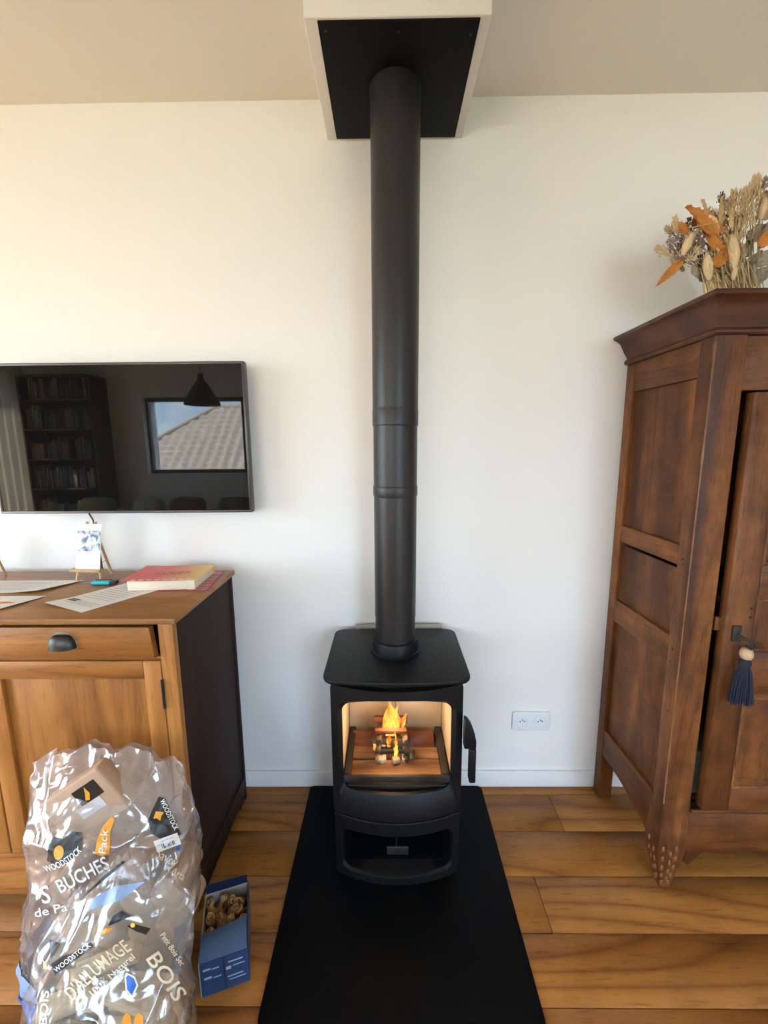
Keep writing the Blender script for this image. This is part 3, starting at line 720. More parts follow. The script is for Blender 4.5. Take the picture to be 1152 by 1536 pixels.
# side frames, left and right
def side(xo, sgn):
    xi = xo+sgn*.020
    def q(name, mt, y0, y1, z0, z1, a=0, c=.020, bev=.0025):
        x_a, x_b = xo+sgn*a, xo+sgn*c
        return bx(name, mt, ar, min(x_a, x_b), max(x_a, x_b), y0, y1, z0, z1, bev)
    q('back_post', 'ar_z', -.064, AYB, 0, 1.645, 0, .05)
    for z0, z1 in ((1.551, 1.645), (1.037, 1.095), (.740, .822)): q('side_rail', 'ar_y', -.3545, -.0645, z0, z1, .0015)
    # bottom rail with a curved lower edge
    P = [(-.0645, .298), (-.0645, .19)]+[(-.0645-.29*k/12, .19-.045*(k/12)+.016*sin(PI*k/12)) for k in range(1, 13)]+[(-.3545, .298)]
    b = B().prism(P, lambda y, z: (xo+sgn*.0015, y, z), lambda y, z: (xo+sgn*.020, y, z)); put('side_rail', b, 'ar_y', ar, bevel=.002)
    for z0, z1 in ((1.0955, 1.5505), (.8225, 1.024), (.2985, .7395)): q('side_panel', 'ar_z', -.3545, -.0645, z0, z1, .012, .019, .001)
side(AX0, 1); side(AX1, -1)
# front corner posts running down into carved feet
def post(xo, sgn):
    b = B(); rings = []
    prof = [(1.645, 0, .083, -.408, -.355), (1.0, 0, .083, -.408, -.355), (.55, 0, .083, -.407, -.355), (.30, .001, .083, -.407, -.355), (.25, -.002, .081, -.411, -.352), (.19, -.008, .078, -.418, -.35), (.14, -.009, .074, -.418, -.35),
            (.09, .004, .068, -.413, -.352), (.045, .016, .064, -.404, -.358), (.015, .022, .060, -.398, -.362), (0, .024, .058, -.397, -.364)]
    for z, a, c, y0, y1 in prof:
        r = .005; P = rrect(min(a, c)+0, c, y0, y1, min(r, (c-a)/2.2), 3)
        rings.append([(xo+sgn*x, y, z) for x, y in P])
    rings2 = []
    for a, c in zip(rings, rings[1:]):
        n = max(1, int((a[0][2]-c[0][2])/.03))
        for k in range(n):
            t = k/n
            rings2.append([tuple(a[i][j]*(1-t)+c[i][j]*t+(.0016*noise.noise(Vector((a[i][0]*40, a[i][1]*40, (a[i][2]*(1-t)+c[i][2]*t)*14))) if j < 2 else 0) for j in range(3)) for i in range(len(a))])
    rings2.append(rings[-1])
    b.loft(rings2); bmesh.ops.recalc_face_normals(b.bm, faces=b.bm.faces); tp = bvh_of(b)
    p = put('corner_post', b, 'ar_z', ar, smooth=.5)
    # carved scales on the foot
    for i in range(9):
        for j in range(-2, 3):
            if (i+j) % 2: continue
            z = .022+.0175*i; an = 1.25*PI+j*.42 if sgn > 0 else 1.75*PI+j*.42
            c = Vector((xo+sgn*.045, -.380, z)); d = Vector((cos(an), sin(an), 0))
            hit, nr, _, _ = tp.ray_cast(c+d*.3, -d, 1)
            if hit is None: continue
            bb = B(); bmesh.ops.create_icosphere(bb.bm, subdivisions=2, radius=1)
            for v in bb.bm.verts: v.co = Vector((hit.x+v.co.x*.0042, hit.y+v.co.y*.0042, z+v.co.z*.010))
            put('carved_scale', bb, 'ar_carve', p, smooth=1)
post(AX0, 1); post(AX1, -1)
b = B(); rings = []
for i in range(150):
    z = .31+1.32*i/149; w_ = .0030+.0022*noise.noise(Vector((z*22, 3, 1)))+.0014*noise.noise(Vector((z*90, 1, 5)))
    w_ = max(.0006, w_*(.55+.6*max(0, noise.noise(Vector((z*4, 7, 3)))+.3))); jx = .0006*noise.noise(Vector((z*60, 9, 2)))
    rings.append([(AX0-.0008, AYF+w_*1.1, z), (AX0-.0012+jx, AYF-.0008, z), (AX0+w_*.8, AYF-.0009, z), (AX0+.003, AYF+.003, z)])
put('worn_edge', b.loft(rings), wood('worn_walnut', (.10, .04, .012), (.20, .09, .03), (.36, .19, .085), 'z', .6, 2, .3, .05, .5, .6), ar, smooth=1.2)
for y, z, r_ in ((-.20, 1.625, .0035), (-.14, 1.60, .003), (-.245, 1.61, .003), (-.375, 1.60, .004), (-.372, 1.58, .004), (-.378, 1.06, .004), (-.380, 1.045, .003), (-.376, .79, .004), (-.372, .75, .003), (-.384, .60, .003), (-.2, .995, .003), (-.17, .90, .0025), (-.15, .60, .003), (-.25, .55, .003)):
    xx = AX0+.0015 if z > 1.55 and y > -.355 else (AX0+.012 if y > -.355 else AX0)
    put('nail_hole', B().tube([(xx+.001, y, z), (xx-.0006, y, z)], r_, 8), 'rust', ar)
bx('back_panel', 'ar_z', ar, AX0+.055, AX1-.055, -.034, -.024, .20, 1.645, 0)
bx('top_rail', 'ar_x', ar, AX0+.0835, AX1-.0835, -.402, -.365, 1.512, 1.645)
bx('roof_board', 'ar_x', ar, AX0+.021, AX1-.021, -.353, -.065, 1.625, 1.644, 0)
bx('inner_floor', 'ar_x', ar, AX0+.021, AX1-.021, -.353, -.065, .262, .28, 0)
bx('shelf', 'ar_x', ar, AX0+.021, AX1-.021, -.345, -.065, .92, .94, 0)
# apron with a wavy lower edge
P = [(.906, .282)]; 
n = 60
for k in range(n+1):
    x = .906+(1.871-.906)*k/n; e = min(k, n-k)/n
    z = .135+.010*math.sin((x-.906)*40)*math.exp(-e*9)+(.0 if e > .06 else -(.06-e)*1.3) + .004*sin(x*23)
    if k == 0: z = .10
    if k == n: z = .10
    P.append((x, z))
P.append((1.871, .282))
put('apron', B().prism(P, lambda x, z: (x, -.404, z), lambda x, z: (x, -.372, z)), 'ar_x', ar, bevel=.002)
bx('apron_step', 'ar_x', ar, .907, 1.87, -.412, -.4045, .277, .290, .003)
# cornice: profile swept round three sides
prof = [(-.02, 1.6455), (.004, 1.6455), (.009, 1.650), (.010, 1.655), (.006, 1.661), (.001, 1.664), (.003, 1.672), (.012, 1.684), (.020, 1.700), (.028, 1.714), (.040, 1.722), (.050, 1.726), (.053, 1.731), (.050, 1.737), (-.02, 1.737)]
rings = [[(AX0-o, AYB+.004, z) for o, z in prof], [(AX0-o, AYF-o, z) for o, z in prof], [(AX1+o, AYF-o, z) for o, z in prof], [(AX1+o, AYB+.004, z) for o, z in prof]]
cn = put('cornice', B().loft(rings), 'ar_corn', ar, smooth=.5)
bx('cornice_top', 'ar_x', ar, AX0+.021, AX1-.021, -.386, -.02, 1.725, 1.736, 0)
# doors (left one in view)
def adoor(xa, xb, flip):
    y0, y1 = -.418, -.390; z0, z1 = .296, 1.506; sw = .078
    pn = None
    rails = [(z1-.062, z1), (.965, 1.052), (.672, .822-.02), (z0, z0+.072)]
    stl = [(xa, xa+sw), (xb-sw, xb)]
    d = put('door', B().box(xa+sw-.006, xb-sw+.006, y0+.014, y1-.004, z0+.05, z1-.05), 'ar_z', ar)
    for a, c in stl: bx('stile', 'ar_z', d, a, c, y0, y1, z0, z1, .003)
    for a, c in rails: bx('rail', 'ar_x', d, xa+sw+.0005, xb-sw-.0005, y0, y1, a, c, .002)
    for (t0, t1) in ((1.052, z1-.062), (.802, .965), (z0+.072, .672)):
        b = B(); px0, px1 = xa+sw, xb-sw
        rings = []
        for off, y in ((0, y0+.001), (.004, y0-.002), (.009, y0+.001), (.012, y0+.006), (.018, y0+.005), (.024, y0+.013)):
            rings.append([(px0+off, y, t0+off), (px1-off, y, t0+off), (px1-off, y, t1-off), (px0+off, y, t1-off)])
        b.loft(rings, cap=False); put('moulding', b, 'ar_z', d)
    return d
ad = adoor(.929, 1.415, 0); ad2 = adoor(1.42, 1.868, 1)
lk_ = put('lock_plate', B().box(.948, .972, -.424, -.4185, .835, .882), 'rust', ad, bevel=.002)
put('hinge_block', B().box(.912, .930, -.404, -.392, .86, .90), 'ar_z', ad, bevel=.002)
for z in (.905, .93): put('peg', B().tube([(.995, -.4175, z), (.995, -.4205, z)], .0035, 8), 'rust', ad, smooth=1)
# key with tassel
ts = thing('key_tassel', 'dark blue tassel with a pale wooden bead hanging from the armoire key', 'tassel', (.975, -.445, .66))
put('key', B().tube([(.962, -.425, .856), (.966, -.450, .853), (.985, -.452, .845), (.988, -.452, .832), (.975, -.452, .828), (.965, -.450, .838)], .0035, 8), 'rust', ts, smooth=1)
put('cord', B().tube([(.972, -.452, .838), (.972, -.450, .832), (.972, -.448, .826)], .002, 6), 'rust', ts, smooth=1)
put('bead', B().lathe([(.004, 0.829), (.012, 0.826), (.0155, 0.816), (.0155, 0.808), (.012, 0.799), (.004, 0.796)], .972, -.446, 20), plain('pale_bead', (.48, .31, .17), .5), ts, smooth=1)
M['navy'] = plain('navy_yarn', (.011, .015, .030), .9, bump=.8, bscale=400)
put('tassel_head', B().lathe([(.004, 0.798), (.012, 0.796), (.014, 0.784), (.012, 0.777), (.010, 0.774)], .972, -.446, 20), 'navy', ts, smooth=1)
b = B()
for k in range(150):
    a = random.uniform(0, 2*PI); r = math.sqrt(random.random()); L0 = random.uniform(.105, .122)
    R1 = .034*r
    b.tube([(.972+.009*r*cos(a), -.446+.007*r*sin(a), .782), (.972+.020*r*cos(a), -.446+.011*r*sin(a), .755), (.972+.80*R1*cos(a), -.446+.020*r*sin(a)*.7, .72), (.974+R1*cos(a), -.446+.022*r*sin(a)*.7, .782-L0)], [.0016, .0018, .0018, .0012], 4, cap=False)
put('fringe', b, 'navy', ts, kind='stuff', smooth=1)
put('storage_box', B().box(.885, 1.12, -.34, -.14, .281, .43), plain('grey_green_box', (.16, .18, .15), .6), None, bevel=.004, cat='box', label='grey green box seen through the gap beside the armoire door')

# ------------------------------------------------------------------ vase and dried bouquet on the armoire
def W(px, py, y):
    r = ray(px, py); return CAM+r*((y-CAM.y)/r.y)
ZA = 1.7375
vs = put('glass_vase', B().lathe([(.060, ZA), (.066, ZA+.004), (.070, ZA+.05), (.072, ZA+.148), (.0695, ZA+.148), (.0675, ZA+.05), (.062, ZA+.010), (.001, ZA+.008)], 1.055, -.235, 40, cap=False), 'glass', None, smooth=.8, cat='vase', label='clear glass vase holding the dried bouquet on top of the armoire')
bq = thing('dried_bouquet', 'dried flowers with orange leaves, bunny tails and pale grasses on the armoire', 'bouquet', (1.05, -.235, ZA+.012))
C_OR = plain('orange_leaf', (.52, .19, .03), .7, bump=.8, bscale=150, var=.3)
C_TAN = plain('tan_straw', (.56, .38, .18), .8, var=.25)
C_CREAM = plain('cream_fluff', (.66, .47, .26), .95, bump=.6, bscale=300, var=.12)
C_GREY = plain('grey_petal', (.36, .27, .19), .85, bump=.6, bscale=90, var=.25)
C_LIL = plain('lilac_seed', (.30, .20, .18), .9, var=.25)
C_STEM = plain('dry_stem', (.36, .28, .14), .8, var=.2)
C_DARK = plain('dark_seed', (.10, .055, .035), .9, var=.2)
def leaf(name, p0, p1, wd, mt, curl=.1, seed=0, ridges=7):
    p0, p1 = Vector(p0), Vector(p1); ax = p1-p0; Ln = ax.length; ax.normalize()
    sd_ = ax.cross(Vector((0, -1, .2))).normalized(); nr = sd_.cross(ax).normalized()
    def f(u, v):
        s_ = (u-.5)*2; wv = wd*(math.sin(PI*min(.999, v**.75*.97+.03))**.8)*(1+.12*sin(v*ridges*2*PI)*abs(s_))
        return p0+ax*(Ln*v)+sd_*(s_*wv*.5)+nr*(curl*Ln*(v*v-.3)+.18*wd*abs(s_)+.004*noise.noise(Vector((u*5, v*9, seed)))+.0015*sin((v*20+abs(s_)*4)*2))
    return put(name, B().grid(f, 8, 16).thick(.0012), mt, bq, smooth=1.2)
def fluff(name, p0, p1, r, mt, seed=0, spikes=150):
    p0, p1 = Vector(p0), Vector(p1); ax = (p1-p0); Ln = ax.length; ax.normalize(); a = ax.orthogonal().normalized(); c = ax.cross(a)
    b = B()
    rings = []
    for i in range(12):
        t = i/11; q = r*.82*math.sin(PI*(.06+.9*t))**.7
        rings.append([p0+ax*(Ln*t)+(a*cos(2*PI*k/12)+c*sin(2*PI*k/12))*q*(1+.15*noise.noise(Vector((k*.7, t*7, seed)))) for k in range(12)])
    b.loft(rings)
    for k in range(spikes):
        t = random.random(); an = random.uniform(0, 2*PI); q = r*.75*math.sin(PI*(.06+.9*t))**.7
        d = a*cos(an)+c*sin(an); o = p0+ax*(Ln*t)+d*q; tip = o+d*(r*.5)+ax*(r*random.uniform(.4, 1.0)); s_ = d.cross(ax)*(.0007)
        b.bm.faces.new([b.bm.verts.new(x) for x in (o-s_, o+s_, tip)])
    return put(name, b, mt, bq, smooth=1, normals=False)
def plume(name, p0, p1, r, mt, n=110, seedlen=.014, thick=.0016):
    p0, p1 = Vector(p0), Vector(p1); ax = p1-p0; Ln = ax.length; ax.normalize(); a = ax.orthogonal().normalized(); c = ax.cross(a)
    b = B(); b.tube([p0-ax*Ln*.15, p1], .0012, 5)
    for k in range(n):
        t = random.random(); an = random.uniform(0, 2*PI); d = a*cos(an)+c*sin(an); q = r*(.3+.7*random.random())*math.sin(PI*(.1+.85*t))
        o = p0+ax*(Ln*t)+d*q; dr_ = (ax*1.6+d*.7).normalized(); s_ = d.cross(ax).normalized()
        b.loft([[o, o+s_*.0001, o+d*.0001], [o+dr_*seedlen*.45+s_*thick, o+dr_*seedlen*.45-s_*thick, o+dr_*seedlen*.45+d*thick], [o+dr_*seedlen, o+dr_*seedlen+s_*.0001, o+dr_*seedlen+d*.0001]])
    return put(name, b, mt, bq, smooth=.8)
BASE = Vector((1.045, -.235, ZA+.03))
def stem(p, r=.0012, sag=.0):
    p = Vector(p); mid = (p+BASE)/2+Vector((0, 0, .02)); put('stem', B().tube([p, mid, BASE+Vector((random.uniform(-.04, .04), random.uniform(-.04, .04), 0))], r, 5), C_STEM, bq, smooth=1)
for a, c, wd, y in (((1082, 352), (1026, 312), .045, -.27), ((1030, 352), (1008, 333), .03, -.26), ((1086, 384), (1048, 342), .034, -.28), ((1026, 388), (982, 431), .024, -.27), ((1070, 402), (1092, 372), .034, -.29), ((1040, 345), (1048, 318), .03, -.25), ((1140, 372), (1153, 345), .03, -.29), ((1075, 350), (1040, 330), .04, -.29)):
    leaf('orange_leaf', W(*a, y), W(*c, y), wd, C_OR, random.uniform(-.08, .12), a[0]); stem(W(*a, y))
for a, c, r, y in (((1024, 383), (1038, 350), .013, -.30), ((1064, 420), (1060, 380), .014, -.30), ((1102, 402), (1099, 352), .015, -.31), ((1100, 420), (1104, 398), .008, -.31), ((1078, 345), (1060, 322), .012, -.27), ((1140, 330), (1148, 300), .012, -.27)):
    fluff('bunny_tail', W(*a, y), W(*c, y), r, C_CREAM, a[0]); stem(W(*a, y))
for a, c, r, y in (((1110, 360), (1122, 282), .020, -.27), ((1103, 350), (1109, 290), .014, -.26), ((1118, 345), (1138, 272), .020, -.25), ((1096, 330), (1100, 288), .012, -.25), ((1092, 345), (1068, 318), .012, -.24), ((1085, 318), (1096, 300), .010, -.24), ((1128, 300), (1134, 266), .012, -.24), ((1113, 400), (1106, 350), .012, -.29), ((1125, 330), (1116, 285), .014, -.28), ((1130, 350), (1142, 290), .014, -.26)):
    plume('grass_plume', W(*a, y), W(*c, y), r, C_TAN, 120); stem(W(*a, y))
for a, c, r, y in (((1030, 372), (1006, 348), .016, -.26), ((1022, 390), (1003, 362), .014, -.27), ((1045, 400), (1030, 375), .018, -.28), ((1055, 372), (1048, 352), .014, -.28), ((1092, 316), (1080, 296), .008, -.24), ((1142, 285), (1150, 268), .012, -.24), ((1145, 320), (1150, 290), .016, -.25)):
    plume('seed_head', W(*a, y), W(*c, y), r, C_LIL, 90, .009, .0024); stem(W(*a, y))
for a, c, r, y in (((1004, 384), (986, 372), .012, -.27), ((1045, 350), (1062, 328), .014, -.26), ((1030, 395), (1046, 372), .014, -.29), ((1016, 350), (1000, 342), .010, -.26)):
    plume('cream_spray', W(*a, y), W(*c, y), r, C_CREAM, 110, .010, .0016); stem(W(*a, y))
for px, py, wd, L_, y, an in ((1040, 408, .022, .035, -.28, 2.6), (1050, 418, .026, .04, -.27, 3.0), (1048, 400, .02, .035, -.27, 2.2), (1020, 402, .014, .03, -.26, 2.6), (1135, 350, .04, .055, -.25, .6), (1145, 390, .045, .06, -.24, .2), (1128, 395, .04, .06, -.24, 1.2), (1150, 320, .04, .05, -.24, .4), (1138, 415, .04, .06, -.23, .8), (1150, 350, .035, .05, -.26, 2), (1120, 372, .03, .045, -.23, 1.8), (1083, 335, .02, .03, -.22, 1), (1070, 360, .02, .035, -.22, 2), (1130, 420, .03, .05, -.24, 0), (1110, 330, .03, .05, -.21, 1), (1120, 300, .02, .04, -.21, 1)):
    p = W(px, py, y); d = Vector((cos(an), 0, sin(an)))*L_*.5
    leaf('grey_petal', p-d, p+d, wd, C_GREY, .25, px, 2)
for px, py, y in ((1080, 300, -.24), (1078, 340, -.25), (1088, 325, -.24), (1028, 337, -.25), (1068, 386, -.27), (1050, 392, -.28), (1095, 310, -.23), (1018, 370, -.26)):
    plume('dark_seed_head', W(px, py+7, y), W(px+random.uniform(-6, 6), py-9, y), .008, C_DARK, 40, .008, .002); stem(W(px, py, y), .0009)
for k in range(16):
    px = random.uniform(1045, 1115); py = random.uniform(318, 400); y = random.uniform(-.27, -.22)
    leaf('straw_leaf', W(px, py, y), W(px+random.uniform(-26, 6), py-random.uniform(22, 42), y-.01), random.uniform(.008, .018), C_TAN, .15, k)
for k in range(9):
    px = random.uniform(1020, 1110); py = random.uniform(335, 405); y = random.uniform(-.25, -.21)
    plume('dark_seed_head', W(px, py+9, y), W(px+random.uniform(-8, 8), py-9, y), .013, C_DARK if k % 2 else C_LIL, 70, .010, .003)
for k in range(8):
    px = random.uniform(1010, 1100); py = random.uniform(340, 400); y = random.uniform(-.28, -.24)
    plume('cream_spray', W(px, py+9, y), W(px+random.uniform(-12, 8), py-12, y), .010, C_CREAM, 70, .012, .0016)
# straw skirt of cut stems
b = B()
for k in range(110):
    x = 1050+75*random.random(); p = W(x, 398+random.uniform(-8, 6), -.29+.08*random.random()); q = W(1068+(x-1050)*.8+random.uniform(-16, 16), 440, p.y)
    b.tube([p, (p+q)/2+Vector((random.uniform(-.004, .004), 0, 0)), q], .0014, 4)
put('straw_stems', b, C_TAN, bq, kind='stuff', smooth=1)
put('long_stem', B().tube([W(1040, 341, -.3), W(1062, 336, -.3), W(1082, 335, -.28)], .0012, 5), C_TAN, bq, smooth=1)

# ------------------------------------------------------------------ firelighter box
FBR = math.radians(18); fc, fs = cos(FBR), sin(FBR)
fb = thing('firelighter_box', 'open blue cardboard box of round wood wool firelighters on the floor', 'box', (-.452, -.568, 0)); fb.rotation_euler = (0, 0, FBR)
M['bluecard'] = plain('blue_card', (.014, .045, .125), .5, var=.08); M['lightcard'] = plain('light_blue_card', (.055, .105, .215), .45); M['greycard'] = plain('grey_card_inside', (.34, .31, .27), .9)
M['navycard'] = plain('navy_card', (.008, .014, .045), .5)
hw, hd, hh = .059, .086, .105
put('side_panel', B().box(-hw, -hw+.002, -hd, hd, .0005, hh), 'greycard', fb, local=True); put('side_panel', B().box(hw-.002, hw, -hd, hd, .0005, hh), 'bluecard', fb, local=True)
fp = put('front_panel', B().box(-hw+.002, hw-.002, -hd, -hd+.002, .0005, hh-.003), 'bluecard', fb, local=True)
put('back_panel', B().box(-hw+.002, hw-.002, hd-.002, hd, .0005, hh), 'greycard', fb, local=True)
put('bottom', B().box(-hw+.002, hw-.002, -hd+.002, hd-.002, .0005, .0025), 'greycard', fb, local=True)
b = B(); b.loft([[(-hw+.003, hd-.001, hh-.0005), (hw-.003, hd-.001, hh-.0005), (hw-.003, hd-.002, hh), (-hw+.003, hd-.002, hh)], [(-hw+.003, hd-.006, hh+.036), (hw-.003, hd-.008, hh+.034), (hw-.003, hd-.009, hh+.034), (-hw+.003, hd-.007, hh+.036)]])
put('back_flap', b, 'navycard', fb, local=True)
# torn lid bent inwards over the firelighters
def flap(u, v): return (-hw+.003+(2*hw-.006)*u, -hd+.001+.058*v+.010*u*v, hh-.002+.012*sin(v*2.2)+.006*u*v)
put('front_flap', B().grid(flap, 12, 8).thick(.0012), 'lightcard', fb, local=True, smooth=1)
b = B()
for z, xa, xb, h in ((.078, -.05, -.032, .006), (.076, -.03, -.012, .004), (.052, -.048, -.030, .006), (.049, -.026, -.008, .004), (.060, .004, .016, .009), (.080, .010, .045, .004), (.066, .020, .050, .003), (.036, .006, .044, .004), (.026, .01, .05, .003)):
    b.box(xa, xb, -.0008, -.0002, z, z+h)
for v in b.bm.verts: v.co.y += -hd
put('printed_lines', b, plain('pale_blue_print', (.28, .36, .48), .6), fp, local=True)
put('centre_crease', B().box(-.0015, .0015, -hd-.0009, -hd-.0002, .004, hh-.006), 'navycard', fp, local=True)
M['woodwool'] = plain('wood_wool', (.40, .235, .10), .95, bump=1, bscale=160, var=.3)
def coil():
    b = B(); pts = []
    for i in range(60):
        t = i/59; a = t*5*2*PI; r = .0035+.0095*t; pts.append((r*cos(a), r*sin(a)*1.0, .008*math.sin(a*.35)))
    b.tube(pts, [.0026+.0008*sin(i*1.7) for i in range(60)], 6)
    for v in b.bm.verts: v.co.z *= 3.0
    return b
c0 = None; k = 0; ci = [0, 0]
for lay, (zz, rows_) in enumerate(((.045, 5), (.072, 5))):
    for i in range(4):
        for j in range(rows_):
            lx = -.037+.0247*i+random.uniform(-.002, .002); ly = -.060+.030*j+random.uniform(-.002, .002)
            if lay == 0 and (i+j) % 2: continue
            if lay == 1 and j == 0: continue
            loc = Vector((-.452+fc*lx-fs*ly, -.568+fs*lx+fc*ly, zz-(.012 if j < 2 else 0)+random.uniform(-.003, .004)))
            rot = (random.uniform(-.5, .5), random.uniform(-.5, .5), random.uniform(0, 6))
            lb = 'wood wool firelighter, %s layer, %s row from the box flap, %s from left' % (('lower', 'upper')[lay], ORD[j], ORD[i])
            if c0 is None:
                c0 = put('firelighter', coil(), 'woodwool', loc=loc, rot=rot, local=True, smooth=1, cat='firelighter', group='firelighters in the blue box', label=lb)
            else:
                c = c0.copy(); COL.objects.link(c); c.location = loc; c.rotation_euler = rot; c['label'] = lb

# ------------------------------------------------------------------ plastic sacks of firewood
def sack(rows, peak, amp, seed, crest, tri=False, nu=170, nv=130, pexp=2.4):
    """rows: (z, cx, cy, half width, half depth) bottom to top. Returns builder of the film surface"""
    def at(v):
        t = v*(len(rows)-1); i = min(len(rows)-2, int(t)); f = t-i; f = f*f*(3-2*f)*.5+f*.5
        return [rows[i][k]*(1-f)+rows[i+1][k]*f for k in range(5)]
    def fn(u, v):
        z, cx, cy, hw_, hd_ = at(v); a = 2*PI*u-PI/2
        ca, sa = cos(a), sin(a)
        x = hw_*math.copysign(abs(ca)**(2/pexp), ca); y = hd_*math.copysign(abs(sa)**(2/pexp), sa)
        q = Vector((x*5, y*5, z*5+seed))
        n1 = noise.noise(q*1.3); rid = 1-abs(noise.noise(q*2.6+Vector((3, 1, 7))))*2.2; rid2 = 1-abs(noise.noise(q*6+Vector((9, 4, 2))))*2.4
        d = amp*(1.1*n1+.85*max(0, rid)**2+.35*max(0, rid2)**2)
        fade = min(1, v*6); top = max(0, (v-.72)/.28)
        rr = math.hypot(x/hw_, y/max(hd_, .03)) or 1
        nx, ny = x/hw_/rr, y/max(hd_, .03)/rr
        zc = crest*((1-abs(x/hw_)**1.15) if tri else (1-(x/hw_)**2))*v**3
        wob = top*.011*sin(x*55+seed)+top*.007*sin(x*120+2*seed)
        return (cx+x+nx*d*fade*(1-.3*top), cy+y+ny*d*fade*(1-.5*top)+wob, max(.001, z+zc+amp*.5*noise.noise(q*3)*v+top*.006*noise.noise(Vector((x*60, 0, seed)))))
    b = B(); V = [[b.bm.verts.new(fn(i/nu, j/nv)) for i in range(nu)] for j in range(nv+1)]
    for j in range(nv):
        for i in range(nu): b.bm.faces.new((V[j][i], V[j][(i+1) % nu], V[j+1][(i+1) % nu], V[j+1][i]))
    return b
def stick_on(tree, b, px, py, sx, sy, ang, lift=.0022, bend=0.0, shear=0.0):
    """lay a flat 2D shape (unit units) on the film where the line of sight through (px, py) meets it"""
    ca, sa = cos(ang), sin(ang); dead = []
    for v in b.bm.verts:
        x, y = v.co.x*sx, v.co.y*sy; y += bend*x*x; x += shear*y
        qx, qy = px+x*ca-y*sa, py-(x*sa+y*ca)
        r = ray(qx, qy); hit, nr, _, dist = tree.ray_cast(CAM, r, 5)
        if hit is None: dead.append(v); v.co = Vector((0, 0, 0)); continue
        if nr.dot(r) > 0: nr = -nr
        v.co = hit-r*lift
    if dead: bmesh.ops.delete(b.bm, geom=dead, context='VERTS')
    return b
def patch2d(poly, n=16):
    """filled 2D polygon subdivided so it can follow the film"""
    xs = [p[0] for p in poly]; ys = [p[1] for p in poly]
    b = B(); b.bm.faces.new([b.bm.verts.new((x, y, 0)) for x, y in poly])
    bmesh.ops.triangulate(b.bm, faces=b.bm.faces)
    sz = max(max(xs)-min(xs), max(ys)-min(ys))
    for _ in range(6):
        es = [e for e in b.bm.edges if e.calc_length() > sz/n]
        if not es: break
        bmesh.ops.subdivide_edges(b.bm, edges=es, cuts=1); bmesh.ops.triangulate(b.bm, faces=b.bm.faces)
    return b
M['filmA'] = film('clear_film', (.95, .92, .90), .12, .85); M['filmB'] = film('clear_film_front', (.95, .92, .86), .07, .65)
M['wprint'] = plain('white_print', (.85, .83, .79), .5); M['kprint'] = plain('black_print', (.016, .014, .012), .35); M['oprint'] = plain('amber_print', (.80, .33, .03), .4)
M['bprint'] = plain('blue_print', (.02, .13, .52), .35); M['pbprint'] = plain('pale_blue_film_print', (.24, .33, .50), .4); M['cprint'] = plain('cream_print', (.72, .60, .42), .5); M['ybrint'] = plain('yellow_print', (.85, .60, .06), .4)
def sticker(parent, tree, name, mt, poly, px, py, sx=1, sy=1, ang=0, lift=.0022, **k):
    return put(name, stick_on(tree, patch2d(poly), px, py, sx, sy, ang, lift, **k), mt, parent, normals=False)
def word(parent, tree, txt, mt, px, py, wpx, hpx, ang, lift=.0034, name='lettering', bold=.01, **k):
    b, wd, hg = text_bm(txt, 1, .14, bold)
    return put(name, stick_on(tree, b, px, py, wpx/wd, hpx/hg, math.radians(ang), lift, **k), mt, parent, normals=False)
rect = [(-.5, -.5), (.5, -.5), (.5, .5), (-.5, .5)]
disc = [(.5*cos(2*PI*k/24), .5*sin(2*PI*k/24)) for k in range(24)]

# back sack, leaning on the sideboard
rows1 = [(.002, -.738, -.640, .176, .112), (.10, -.730, -.640, .186, .120), (.24, -.698, -.622, .205, .115), (.36, -.690, -.612, .204, .108), (.45, -.705, -.600, .200, .085), (.52, -.722, -.575, .190, .045), (.56, -.735, -.556, .188, .022), (.575, -.742, -.550, .188, .007)]
s1 = thing('firewood_sack', 'large clear plastic sack of compressed logs leaning against the sideboard', 'plastic sack', (-.70, -.60, 0))
b = sack(rows1, 0, .011, 3.1, .045); t1 = bvh_of(b)
put('film', b, 'filmA', s1, smooth=3.2)
# front sack
rows2 = [(.002, -.570, -.838, .125, .072), (.10, -.564, -.842, .136, .080), (.22, -.564, -.842, .150, .080), (.31, -.564, -.838, .152, .074), (.37, -.570, -.800, .155, .055), (.39, -.572, -.775, .145, .028), (.40, -.570, -.757, .138, .014), (.402, -.570, -.750, .136, .006)]
s2 = thing('kindling_sack', 'clear plastic sack of split kindling standing in front of the larger sack', 'plastic sack', (-.605, -.82, 0))
b = sack(rows2, 0, .009, 8.4, .115, True); t2 = bvh_of(b)
put('film', b, 'filmB', s2, smooth=3.2)

# prints on the back sack
sticker(s1, t1, 'black_label', 'kprint', [(-.42, .10), (-.30, .34), (-.05, .28), (.22, .50), (.45, .46), (.46, .0), (.10, -.34), (-.22, -.46), (-.46, -.32)], 97, 1274, 58, 54, math.radians(0))
sticker(s1, t1, 'amber_disc', 'oprint', disc, 88, 1279, 15, 22, math.radians(-8), .0032)
word(s1, t1, 'WOODSTOCK', 'wprint', 96, 1293, 62, 10, 30, bend=.006)
word(s1, t1, 'BUCHES', 'wprint', 124, 1312, 84, 21, 27)
word(s1, t1, 'S', 'wprint', 68, 1342, 13, 27, 10)
word(s1, t1, 'de Pa', 'wprint', 76, 1365, 50, 13, 12)
word(s1, t1, 'E', 'wprint', 56, 1262, 14, 18, 70, name='lettering', bold=.0)
sticker(s1, t1, 'amber_label', 'oprint', [(-.5, -.45), (-.05, -.5), (.42, -.42), (.32, .1), (.5, .42), (.30, .5), (-.15, .25), (-.45, -.1)], 157, 1254, 24, 62, math.radians(-6))
word(s1, t1, 'Pack', 'wprint', 155, 1262, 36, 11, 84)
